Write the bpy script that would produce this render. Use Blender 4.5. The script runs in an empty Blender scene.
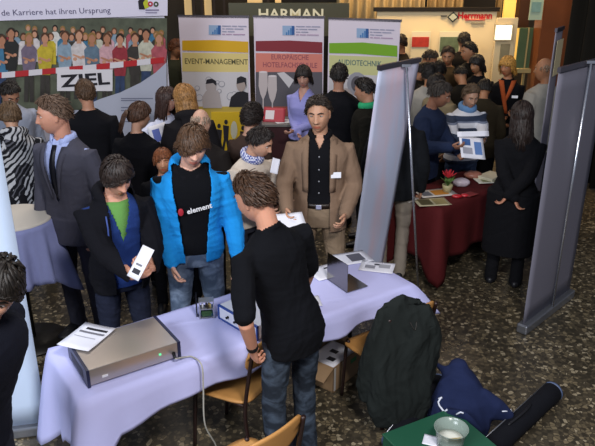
import bpy, bmesh, math, random
import numpy as np
from mathutils import Vector, Matrix, noise

# ------------------------------------------------------------------ camera, world, lights, exposure
SC = bpy.context.scene
COL = SC.collection
FPX, PITCH, CAMH = 665.0, math.radians(21.6), 2.78
cam_d = bpy.data.cameras.new('camera'); cam = bpy.data.objects.new('camera', cam_d); COL.objects.link(cam)
cam_d.lens = 36*FPX/595; cam_d.sensor_width = 36; cam_d.clip_end = 60
cam.location = (0, 0, CAMH); cam.rotation_euler = (math.radians(90)-PITCH, 0, 0)
SC.camera = cam
SC.view_settings.view_transform = 'Standard'; SC.view_settings.look = 'None'
SC.view_settings.exposure = 0.98; SC.view_settings.gamma = 1.0
SC.view_settings.use_curve_mapping = False
w = bpy.data.worlds.new('world'); SC.world = w; w.use_nodes = True
w.node_tree.nodes['Background'].inputs[0].default_value = (0.55, 0.62, 0.8, 1)
w.node_tree.nodes['Background'].inputs[1].default_value = 0.15
SC.cycles.max_bounces = 5; SC.cycles.diffuse_bounces = 3; SC.cycles.glossy_bounces = 3
SC.cycles.transmission_bounces = 4; SC.cycles.sample_clamp_indirect = 4

def light(name, kind, loc, rot, energy, color, size=1.0, sizey=None, spot=None):
    d = bpy.data.lights.new(name, kind); d.energy = energy; d.color = color
    if kind == 'AREA':
        d.shape = 'RECTANGLE'; d.size = size; d.size_y = sizey or size
    elif kind == 'SPOT':
        d.spot_size = spot; d.shadow_soft_size = size; d.spot_blend = .6
    else: d.shadow_soft_size = size
    o = bpy.data.objects.new(name, d); COL.objects.link(o); o.location = loc; o.rotation_euler = rot
    return o
R = math.radians
# tall windows of the hall to the left and behind the gallery the photo is taken from, hall lamps, and an added frontal fill
light('window_daylight', 'AREA', (-3.6, -1.6, 4.6), (R(52), 0, R(-32)), 235, (0.86, 0.92, 1.0), 3.0, 2.0)
light('flash_like_fill', 'AREA', (0.9, 0.3, 4.4), (R(34), 0, 0), 95, (1.0, 0.96, 0.93), 0.8, 0.5)  # added light near the camera, brightens the foreground like a flash
light('hall_ceiling_lamp', 'AREA', (-1.5, 7.2, 5.2), (0, 0, 0), 55, (1.0, 0.88, 0.74), 3.0, 1.0)
light('booth_lamp', 'AREA', (2.2, 10.6, 3.9), (R(25), 0, 0), 95, (1.0, 0.68, 0.34), 1.8, .6)
light('stand_lamp', 'SPOT', (3.4, 9.0, 4.0), (R(12), 0, 0), 60, (1.0, 0.74, 0.42), .15, None, R(90))

F_ = np.array([0, math.cos(PITCH), -math.sin(PITCH)]); U_ = np.array([0, math.sin(PITCH), math.cos(PITCH)])
def ray(px, py): return F_ + np.array([1., 0, 0])*(px-297.5)/FPX - U_*(py-223)/FPX
def on(px, py, z):
    d = ray(px, py); return Vector(tuple(np.array([0, 0, CAMH]) + d*(z-CAMH)/d[2]))
def at(px, py, Y):
    d = ray(px, py); return Vector(tuple(np.array([0, 0, CAMH]) + d*Y/d[1]))

# ------------------------------------------------------------------ materials
def lin(c):
    if isinstance(c, str):
        c = [int(c[i:i+2], 16)/255 for i in (0, 2, 4)]
    return tuple((x/12.92 if x <= .04045 else ((x+.055)/1.055)**2.4) for x in c)+(1,)
MC = {}
def mat(name, col, rough=.8, spec=.3, metal=0., nz=0., nscale=30., bump=0., bscale=60., sss=0, emit=None, alpha=None, coord='Object'):
    key = (name, str(col))
    if key in MC: return MC[key]
    m = bpy.data.materials.new(name); MC[key] = m; m.use_nodes = True
    nt = m.node_tree; b = nt.nodes['Principled BSDF']
    c = lin(col); b.inputs['Base Color'].default_value = c
    b.inputs['Roughness'].default_value = rough; b.inputs['Specular IOR Level'].default_value = spec
    b.inputs['Metallic'].default_value = metal
    tc = nt.nodes.new('ShaderNodeTexCoord')
    if nz:
        n = nt.nodes.new('ShaderNodeTexNoise'); n.inputs['Scale'].default_value = nscale; n.inputs['Detail'].default_value = 4
        nt.links.new(tc.outputs[coord], n.inputs['Vector'])
        mx = nt.nodes.new('ShaderNodeMix'); mx.data_type = 'RGBA'
        mx.inputs[6].default_value = tuple(x*(1-nz) for x in c[:3])+(1,)
        mx.inputs[7].default_value = tuple(min(1, x*(1+nz)) for x in c[:3])+(1,)
        nt.links.new(n.outputs['Fac'], mx.inputs[0]); nt.links.new(mx.outputs[2], b.inputs['Base Color'])
    if bump:
        n2 = nt.nodes.new('ShaderNodeTexNoise'); n2.inputs['Scale'].default_value = bscale; n2.inputs['Detail'].default_value = 5
        nt.links.new(tc.outputs[coord], n2.inputs['Vector'])
        bp = nt.nodes.new('ShaderNodeBump'); bp.inputs['Strength'].default_value = bump; bp.inputs['Distance'].default_value = .01
        nt.links.new(n2.outputs['Fac'], bp.inputs['Height']); nt.links.new(bp.outputs['Normal'], b.inputs['Normal'])
    if sss:
        b.inputs['Subsurface Weight'].default_value = sss; b.inputs['Subsurface Radius'].default_value = (.01, .004, .002)
        b.inputs['Subsurface Scale'].default_value = 1.0
    if emit:
        b.inputs['Emission Color'].default_value = c; b.inputs['Emission Strength'].default_value = emit
    if alpha is not None: b.inputs['Alpha'].default_value = alpha
    return m
def cloth(name, col, **k):
    k.setdefault('nz', .14); k.setdefault('nscale', 14); k.setdefault('bump', .25); k.setdefault('bscale', 140)
    return mat(name, col, .92, .15, **k)

# ------------------------------------------------------------------ objects
def tag(o, label=None, cat=None, group=None, kind=None):
    if label: o['label'] = label
    if cat: o['category'] = cat
    if group: o['group'] = group
    if kind: o['kind'] = kind
    return o
def thing(name, label, cat, loc=(0, 0, 0), rz=0., group=None):
    o = bpy.data.objects.new(name, None); COL.objects.link(o); o.empty_display_size = .1
    o.location = loc; o.rotation_euler = (0, 0, rz)
    return tag(o, label, cat, group)
def mesh_obj(name, V, Fc, m, parent=None, smooth=True, mi=None):
    me = bpy.data.meshes.new(name)
    me.from_pydata([tuple(v) for v in V], [], [tuple(f) for f in Fc])
    for x in (m if isinstance(m, (list, tuple)) else [m]): me.materials.append(x)
    if smooth: me.polygons.foreach_set('use_smooth', [True]*len(me.polygons))
    if mi is not None: me.polygons.foreach_set('material_index', [int(i) for i in mi])
    me.update()
    o = bpy.data.objects.new(name, me); COL.objects.link(o); o.parent = parent
    return o
class MB:
    """collects shapes for ONE mesh"""
    def __init__(s): s.V = []; s.F = []; s.M = []
    def add(s, V, F, mi=0):
        n = len(s.V); s.V += [tuple(v) for v in V]; s.F += [tuple(i+n for i in f) for f in F]; s.M += [mi]*len(F); return s
    def box(s, c, size, rz=0., mi=0, M=None):
        hx, hy, hz = [q/2 for q in size]
        P = [Vector((x*hx, y*hy, z*hz)) for z in (-1, 1) for y in (-1, 1) for x in (-1, 1)]
        rot = Matrix.Rotation(rz, 3, 'Z')
        P = [rot @ p + Vector(c) for p in P]
        if M is not None: P = [M @ p for p in P]
        return s.add(P, [(0, 2, 3, 1), (4, 5, 7, 6), (0, 1, 5, 4), (2, 6, 7, 3), (0, 4, 6, 2), (1, 3, 7, 5)], mi)
    def hexa(s, P, mi=0):      # 8 points: bottom 4 ccw, top 4 ccw
        return s.add(P, [(3, 2, 1, 0), (4, 5, 6, 7), (0, 1, 5, 4), (1, 2, 6, 5), (2, 3, 7, 6), (3, 0, 4, 7)], mi)
    def tube(s, path, r, n=8, mi=0):
        V, F = loft(path, [r]*len(path) if not isinstance(r, (list, tuple)) else r, n, cap=False); return s.add(V, F, mi)
    def prism(s, pts, off, mi=0):   # planar polygon extruded by vector
        n = len(pts); off = Vector(off)
        V = [Vector(p) for p in pts]+[Vector(p)+off for p in pts]
        F = [tuple(range(n-1, -1, -1)), tuple(range(n, 2*n))]+[(i, (i+1) % n, n+(i+1) % n, n+i) for i in range(n)]
        return s.add(V, F, mi)
    def lathe(s, c, prof, n=24, mi=0):
        V = []; F = []
        for r, z in prof:
            for k in range(n):
                a = 2*math.pi*k/n; V.append((c[0]+r*math.cos(a), c[1]+r*math.sin(a), c[2]+z))
        for i in range(len(prof)-1):
            for k in range(n):
                F.append((i*n+k, i*n+(k+1) % n, (i+1)*n+(k+1) % n, (i+1)*n+k))
        F.append(tuple(range(n-1, -1, -1))); F.append(tuple((len(prof)-1)*n+k for k in range(n)))
        return s.add(V, F, mi)
    def ball(s, c, r, n=10, mi=0):
        rr = r if isinstance(r, (list, tuple)) else (r, r, r)
        V = [(c[0], c[1], c[2]-rr[2])]; F = []
        for i in range(1, n):
            t = math.pi*i/n
            for k in range(2*n):
                a = math.pi*k/n
                V.append((c[0]+rr[0]*math.sin(t)*math.cos(a), c[1]+rr[1]*math.sin(t)*math.sin(a), c[2]-rr[2]*math.cos(t)))
        V.append((c[0], c[1], c[2]+rr[2])); m = 2*n
        for k in range(m):
            F.append((0, 1+(k+1) % m, 1+k)); F.append((len(V)-1, 1+(n-2)*m+k, 1+(n-2)*m+(k+1) % m))
        for i in range(n-2):
            for k in range(m): F.append((1+i*m+k, 1+i*m+(k+1) % m, 1+(i+1)*m+(k+1) % m, 1+(i+1)*m+k))
        return s.add(V, F, mi)
    def build(s, name, m, parent=None, smooth=False, bevel=0):
        o = mesh_obj(name, s.V, s.F, m, parent, smooth, s.M)
        if bevel:
            b = o.modifiers.new('b', 'BEVEL'); b.width = bevel; b.segments = 2; b.limit_method = 'ANGLE'
        return o

def loft(path, rad, n=14, ref=(0.0, -1.0, 0.0), cap=True, sq=2.0):
    """elliptical rings along a path; rad items r or (a,b): a along side, b along ref"""
    P = np.array([list(p) for p in path], float); m = len(P)
    T = np.zeros_like(P); T[1:-1] = P[2:]-P[:-2]; T[0] = P[1]-P[0]; T[-1] = P[-1]-P[-2]
    T /= np.linalg.norm(T, axis=1)[:, None]+1e-12
    R_ = [(r, r) if not isinstance(r, (tuple, list)) else r for r in rad]
    ring = []
    def frame(t):
        rf = np.array(ref, float)
        if abs(rf@t) > .93: rf = np.array([0., 0, 1]) if abs(t[2]) < .9 else np.array([1., 0, 0])
        s = np.cross(t, rf); s /= np.linalg.norm(s); b = np.cross(s, t); return s, b
    items = []
    if cap:
        s, b = frame(T[0]); k = min(R_[0])
        for a in (75, 45, 20):
            a = math.radians(a); items.append((P[0]-T[0]*k*math.sin(a), R_[0][0]*math.cos(a), R_[0][1]*math.cos(a), T[0]))
    for i in range(m): items.append((P[i], R_[i][0], R_[i][1], T[i]))
    if cap:
        k = min(R_[-1])
        for a in (20, 45, 75):
            a = math.radians(a); items.append((P[-1]+T[-1]*k*math.sin(a), R_[-1][0]*math.cos(a), R_[-1][1]*math.cos(a), T[-1]))
    V = []; an = np.arange(n)*2*math.pi/n
    ca, sa = np.cos(an), np.sin(an)
    if sq != 2.0:
        ca = np.sign(ca)*np.abs(ca)**(2/sq); sa = np.sign(sa)*np.abs(sa)**(2/sq)
    for p, a, b_, t in items:
        s, b = frame(t)
        V += list(p + a*ca[:, None]*s + b_*sa[:, None]*b)
    F = []
    q = len(items)
    for i in range(q-1):
        for k in range(n): F.append((i*n+k, i*n+(k+1) % n, (i+1)*n+(k+1) % n, (i+1)*n+k))
    F.append(tuple(range(n-1, -1, -1))); F.append(tuple((q-1)*n+k for k in range(n)))
    return V, F

def remesh(parts, voxel, smooth=2, fac=.5):
    """voxel-union overlapping closed shapes into one continuous surface -> V, F(quads) arrays"""
    mb = MB()
    for V, F in parts: mb.add(V, F)
    me = bpy.data.meshes.new('tmp'); me.from_pydata(mb.V, [], mb.F)
    bm = bmesh.new(); bm.from_mesh(me); bmesh.ops.recalc_face_normals(bm, faces=bm.faces); bm.to_mesh(me); bm.free()
    o = bpy.data.objects.new('tmp', me); COL.objects.link(o)
    r = o.modifiers.new('r', 'REMESH'); r.mode = 'VOXEL'; r.voxel_size = voxel; r.adaptivity = 0
    if smooth:
        s = o.modifiers.new('s', 'SMOOTH'); s.factor = fac; s.iterations = smooth
    dg = bpy.context.evaluated_depsgraph_get()
    e = o.evaluated_get(dg).to_mesh()
    nv = len(e.vertices); V = np.zeros(nv*3); e.vertices.foreach_get('co', V); V = V.reshape(-1, 3)
    nl = len(e.loops); L = np.zeros(nl, int); e.loops.foreach_get('vertex_index', L)
    F = L.reshape(-1, 4) if nl == 4*len(e.polygons) else np.array([list(p.vertices)+[p.vertices[-1]]*(4-len(p.vertices)) for p in e.polygons])
    o.evaluated_get(dg).to_mesh_clear()
    bpy.data.objects.remove(o); bpy.data.meshes.remove(me)
    return V, F
def normals(V, F):
    a, b, c, d = V[F[:, 0]], V[F[:, 1]], V[F[:, 2]], V[F[:, 3]]
    n = np.cross(c-a, d-b); N = np.zeros_like(V)
    for k in range(4): np.add.at(N, F[:, k], n)
    return N/(np.linalg.norm(N, axis=1)[:, None]+1e-9)
def wrinkle(V, F, amp, sc=22., seed=0, stretch=(1, 1, 1)):
    rg = np.random.RandomState(seed); N = normals(V, F); X = V*np.array(stretch)*sc
    d = np.zeros(len(V)); 
    w1 = np.stack([np.sin(X@rg.randn(3)*.5+rg.rand()*6) for _ in range(3)], 1)
    X = X+w1*1.6
    for k, f in enumerate((.45, .8, 1.4, 2.2)):
        for _ in range(2):
            v = rg.randn(3); v /= np.linalg.norm(v)
            s = np.sin(X@v*f+rg.rand()*6.28); d += (1-2*np.abs(s)**.8)*.5/(1+k*.6)
    return V+N*(d*amp/2.2)[:, None]
def np_obj(name, V, F, mats, parent, mi=None):
    me = bpy.data.meshes.new(name); F = np.asarray(F, int)
    me.vertices.add(len(V)); me.vertices.foreach_set('co', np.asarray(V, float).ravel())
    me.loops.add(F.size); me.loops.foreach_set('vertex_index', F.ravel())
    me.polygons.add(len(F)); me.polygons.foreach_set('loop_start', np.arange(len(F))*4)
    try: me.polygons.foreach_set('loop_total', np.full(len(F), 4))
    except Exception: pass
    for m in (mats if isinstance(mats, (list, tuple)) else [mats]): me.materials.append(m)
    if mi is not None: me.polygons.foreach_set('material_index', mi.astype(int))
    me.update(calc_edges=True); me.validate()
    me.polygons.foreach_set('use_smooth', [True]*len(me.polygons))
    o = bpy.data.objects.new(name, me); COL.objects.link(o); o.parent = parent
    return o
FONTC = {}
def text(name, s, M, size, m, parent, align='CENTER', fat=0., sx=1.0, ext=.0004):
    """lettering lying in the XY plane of M, as a mesh"""
    c = bpy.data.curves.new(name, 'FONT'); c.body = s; c.size = size; c.align_x = align; c.align_y = 'CENTER'
    c.offset = fat; c.extrude = ext; c.resolution_u = 2
    o = bpy.data.objects.new('t', c); COL.objects.link(o)
    dg = bpy.context.evaluated_depsgraph_get(); me = bpy.data.meshes.new_from_object(o.evaluated_get(dg))
    bpy.data.objects.remove(o)
    me.transform(Matrix.Scale(sx, 4, (1, 0, 0))); me.transform(M)
    me.materials.clear(); me.materials.append(m); me.name = name
    ob = bpy.data.objects.new(name, me); COL.objects.link(ob); ob.parent = parent
    return ob
# ------------------------------------------------------------------ people
def head_shape(female=False, child=0.):
    nth, nph = 44, 56; V = []; F = []
    for i in range(nth+1):
        t = math.pi*i/nth; cz = math.cos(t); sr = math.sin(t)
        for k in range(nph):
            a = 2*math.pi*k/nph; cx, sy = math.cos(a), math.sin(a)
            z = .118*cz; tt = max(0., -cz)
            front = max(0., -sy)
            rf = (max(0., 1-tt**3.4))**.5 if tt > 0 else sr
            r = sr*(1-front)+rf*front
            rx = sr*.35+rf*.65 if tt > 0 else sr
            x = .074*rx*cx*(1-.30*tt**1.4)
            y = (.096 if sy < 0 else .100)*r*sy
            if sy > 0: y *= 1-.45*tt
            if sy < 0 and tt > 0: y *= 1-.06*tt
            if sy < 0:
                w = min(1., front*2.2); ax = abs(x)
                g = lambda u, s: math.exp(-(u/s)**2)
                d = 0
                if z < .03:
                    p = (.03-z)/.058 if z > -.028 else max(0., 1-(-.028-z)/.010)
                    d += .027*g(x, .0105+.004*max(0, min(1, p)))*max(0, min(1, p))**1.1
                d += .011*g(ax-.013, .008)*g(z+.026, .009)
                d += .006*g(z-.036, .011)*g(ax-.028, .026)
                d -= .010*g(ax-.031, .015)*g(z-.012, .012)
                d += .005*g(ax-.045, .016)*g(z+.022, .02)
                d += .006*g(x, .022)*g(z+.054, .006)+.0055*g(x, .019)*g(z+.069, .006)-.003*g(x, .022)*g(z+.0615, .003)
                d += .007*g(x, .018)*g(z+.098, .014)
                d -= .003*g(z+.083, .007)*g(x, .02)
                y -= d*w
            V.append((x, y, z))
    for i in range(nth):
        for k in range(nph): F.append((i*nph+k, (i+1)*nph+k, (i+1)*nph+(k+1) % nph, i*nph+(k+1) % nph))
    F.append(tuple(range(nph))); F.append(tuple(nth*nph+k for k in range(nph-1, -1, -1)))
    sc = .95 if female else 1.
    return [Vector(v)*sc for v in V], F
HEADS = {False: head_shape(False), True: head_shape(True)}
PROF_M = [(.80, .150, .105, .010), (.90, .168, .118, .012), (.97, .165, .113, .006), (1.07, .146, .100, 0), (1.18, .152, .104, -.004), (1.28, .168, .113, -.004),
          (1.34, .182, .113, 0), (1.39, .168, .100, .006), (1.43, .128, .084, .012), (1.465, .086, .068, .015), (1.50, .062, .058, .015)]
PROF_F = [(.80, .155, .105, .012), (.90, .174, .118, .014), (.97, .168, .112, .008), (1.07, .126, .088, 0), (1.18, .132, .094, -.004), (1.27, .150, .118, -.014),
          (1.34, .156, .104, -.004), (1.39, .146, .090, .004), (1.43, .108, .074, .01), (1.465, .072, .060, .012), (1.50, .054, .050, .012)]
def prof_at(pr, z):
    z = max(pr[0][0], min(pr[-1][0], z))
    for a, b in zip(pr, pr[1:]):
        if z <= b[0]:
            t = (z-a[0])/(b[0]-a[0]); return [a[j]+(b[j]-a[j])*t for j in (1, 2, 3)]
HAIRC = {}
def hair_mat(col):
    if col in HAIRC: return HAIRC[col]
    m = mat('hair', col, .5, .35); HAIRC[col] = m
    nt = m.node_tree; b = nt.nodes['Principled BSDF']; tc = nt.nodes.new('ShaderNodeTexCoord')
    n = nt.nodes.new('ShaderNodeTexNoise'); n.inputs['Scale'].default_value = 70; n.inputs['Detail'].default_value = 5
    nt.links.new(tc.outputs['Object'], n.inputs['Vector'])
    r = nt.nodes.new('ShaderNodeValToRGB'); c = lin(col)
    r.color_ramp.elements[0].position = .3; r.color_ramp.elements[0].color = tuple(x*.5 for x in c[:3])+(1,)
    r.color_ramp.elements[1].position = .72; r.color_ramp.elements[1].color = tuple(min(1, x*1.7+.004) for x in c[:3])+(1,)
    nt.links.new(n.outputs['Fac'], r.inputs['Fac']); nt.links.new(r.outputs['Color'], b.inputs['Base Color'])
    return m
def build_hair(style, col, Mh, parent, seed, dens=1.0, name='hair'):
    rg = random.Random(seed); mb = MB()
    RX, RY, RZ, C0 = .0750, .0985, .1125 if style in ('neat', 'short') else .1105, Vector((0, .004, .010))
    P = dict(short=(54, 92, 112, .030, .024), neat=(47, 90, 112, .028, .024), mop=(62, 102, 122, .075, .012), fringe=(70, 104, 124, .09, .010),
             long=(60, 118, 130, .1, .008), curly=(66, 110, 128, .05, .024), pony=(56, 92, 118, .09, .006), bald=(60, 92, 116, .02, .004),
             bob=(66, 118, 128, .09, .008), wavy=(60, 100, 120, .06, .014))[style]
    thf, ths, thb, LL, lift = P
    def lim(phi):  # phi: 0 = front(-y)
        c = math.cos(phi)
        if c > 0: a, b, t = ths, thf, c**(.75 if style not in ('mop', 'fringe') else 1.1)
        else: a, b, t = ths, thb, (-c)**.8
        return math.radians(a+(b-a)*t)
    def pt(th, phi, g):
        d = Vector((math.sin(th)*math.sin(phi), -math.sin(th)*math.cos(phi), math.cos(th)))
        k = 1.0
        return C0+Vector((d.x*(RX+g), d.y*(RY+g), d.z*(RZ+g)))
    # cap
    if style != 'bald':
        n, m = 40, 12; V = []; F = []
        for i in range(m+1):
            for k in range(n):
                phi = 2*math.pi*k/n; th = lim(phi)*i/m*(.93 if style in ('short', 'neat', 'wavy', 'curly') else .97)
                thick = .005+.003*math.sin(9*phi+seed)*math.sin(7*th)
                if i == m: thick = -.004
                V.append(pt(th, phi, thick))
        for i in range(m):
            for k in range(n): F.append((i*n+k, (i+1)*n+k, (i+1)*n+(k+1) % n, i*n+(k+1) % n))
        F.append(tuple(range(n)))
        mb.add(V, F)
    def lock(path, w):
        m = len(path); rr = []
        for i in range(m):
            t = i/(m-1); rr.append((w*.6*(1-.8*t**1.5)*(0.6+.4*min(1, t*4)), .0032*(1-.6*t)))
        V, F = loft(path, rr, 6, ref=tuple((Vector(path[m//2])-C0).normalized()), cap=False); mb.add(V, F)
    N = int({'short': 260, 'neat': 240, 'mop': 230, 'fringe': 220, 'long': 240, 'curly': 260, 'pony': 150, 'bald': 70, 'bob': 220, 'wavy': 240}[style]*dens*1.9)
    for i in range(N):
        phi = rg.uniform(0, 2*math.pi); L = lim(phi)
        if style == 'bald' and math.cos(phi) > .35: continue
        th0 = L*math.sqrt(rg.random())*.95
        if style == 'bald': th0 = math.radians(rg.uniform(62, 85))
        sweep = {'mop': .5, 'fringe': .75, 'neat': .25, 'short': .3}.get(style, .1)*rg.uniform(.4, 1.2)
        length = {'short': .35, 'neat': .4, 'mop': .85, 'fringe': .95, 'long': 1.0, 'curly': .35, 'pony': .8, 'bald': .35, 'bob': .95, 'wavy': .6}[style]*rg.uniform(.7, 1.2)
        g0 = .004+rg.uniform(0, .007); path = []; ext = rg.uniform(-.14, .07); lf_ = rg.uniform(.3, 1)
        if style in ('short', 'neat', 'curly', 'wavy'):
            for j in range(5):
                t = j/4; th = th0+length*t*(1 if math.cos(phi) < .2 or style != 'short' else -.55)
                amp = .25*math.sin(t*9+i) if style == 'curly' else (.12*math.sin(t*6+i) if style == 'wavy' else 0)
                path.append(pt(min(th, L+ext), phi+sweep*t+amp, g0+.8*lift*lf_*t))
            lock(path, .011 if style != 'curly' else .014)
        elif style == 'bald':
            for j in range(4): path.append(pt(th0+length*j/3, phi, .001+.006*j/3))
            lock(path, .012)
        else:
            for j in range(7):
                t = j/6; th = th0+length*t
                path.append(pt(min(th, L+.05), phi+sweep*t*(1 if math.cos(phi) > -.2 else .3), g0+.005+lift*t*rg.uniform(.3, 1)))
            lock(path, .014)
    if style in ('long', 'bob', 'fringe'):
        drop = {'long': .25, 'bob': .10, 'fringe': .045}[style]
        for i in range(int(230*dens)):
            phi = rg.uniform(.32*math.pi, 1.68*math.pi) if style != 'fringe' else rg.uniform(.35*math.pi, 1.65*math.pi)
            L = lim(phi); path = [pt(L*.35, phi, .012), pt(L*.6, phi, .016), pt(L*.85, phi, .018)]
            q = path[-1]; gdn = rg.uniform(.6, 1.1)*drop; r1 = rg.uniform(-.012, .012)
            for j in range(1, 6):
                t = j/5; wv = .006*math.sin(t*7+i)
                path.append(Vector((q.x*(1+.05*t)+r1*t+wv, q.y*(1-.0*t)+.012*t+wv, q.z-gdn*t)))
            lock(path, .016)
    if style == 'pony':
        b = Vector((0, .125, .02))
        for i in range(int(60*dens)):
            a = rg.uniform(0, 6.28); r = rg.uniform(0, .02); s = rg.uniform(.7, 1.1)
            path = [b+Vector((r*math.cos(a)*.4, -.03, r*math.sin(a)*.4)), b+Vector((r*math.cos(a), .015, r*math.sin(a)+.01))]
            for j in range(1, 5): path.append(b+Vector((r*math.cos(a)*1.6, .03+.008*j, r*math.sin(a)-.04*j*s)))
            lock(path, .010)
    V = [Mh @ Vector(v) for v in mb.V]
    return mesh_obj(name, V, mb.F, hair_mat(col), parent, True)

def hand_parts(Wp, d, n, thumb, curl=30., s=1.0, spread=1.0):
    """Wp wrist, d direction of hand, n palm normal, thumb = side vector on which the thumb sits"""
    d = Vector(d).normalized(); th = Vector(thumb); th = (th-d*th.dot(d)).normalized(); n = Vector(n); n = (n-d*n.dot(d)); n = (n-th*n.dot(th))
    n = d.cross(th).normalized()*(1 if n.dot(d.cross(th)) >= 0 else -1)
    parts = [loft([Wp-d*.02*s, Wp+d*.02*s, Wp+d*.055*s, Wp+d*.082*s], [(.026*s, .019*s), (.032*s, .017*s), (.040*s, .016*s), (.040*s, .013*s)], 12, ref=tuple(n))]
    for off, ln in ((.032, .066), (.0105, .078), (-.0115, .073), (-.032, .058)):
        p = Wp+d*.080*s+th*off*s; a = 0; dirn = (d+th*off*1.6*spread).normalized(); path = [p-dirn*.012*s, p]; seg = [ln*.45, ln*.32, ln*.27]
        for q, L in enumerate(seg):
            a += math.radians(curl*(.7 if q == 0 else 1.0)); v = dirn*math.cos(a)+n*math.sin(a); p = p+v*L*s; path.append(p)
        parts.append(loft(path, [.0088*s, .0090*s, .0084*s, .0076*s, .0066*s], 8, ref=tuple(th)))
    p = Wp+d*.022*s+th*.022*s; v1 = (d*.62+th*.75+n*.25).normalized(); v2 = (d*.92+th*.25+n*.45).normalized()
    parts.append(loft([p, p+v1*.032*s, p+v1*.032*s+v2*.030*s, p+v1*.032*s+v2*.054*s], [.013*s, .012*s, .010*s, .008*s], 8, ref=tuple(n)))
    return parts

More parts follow.
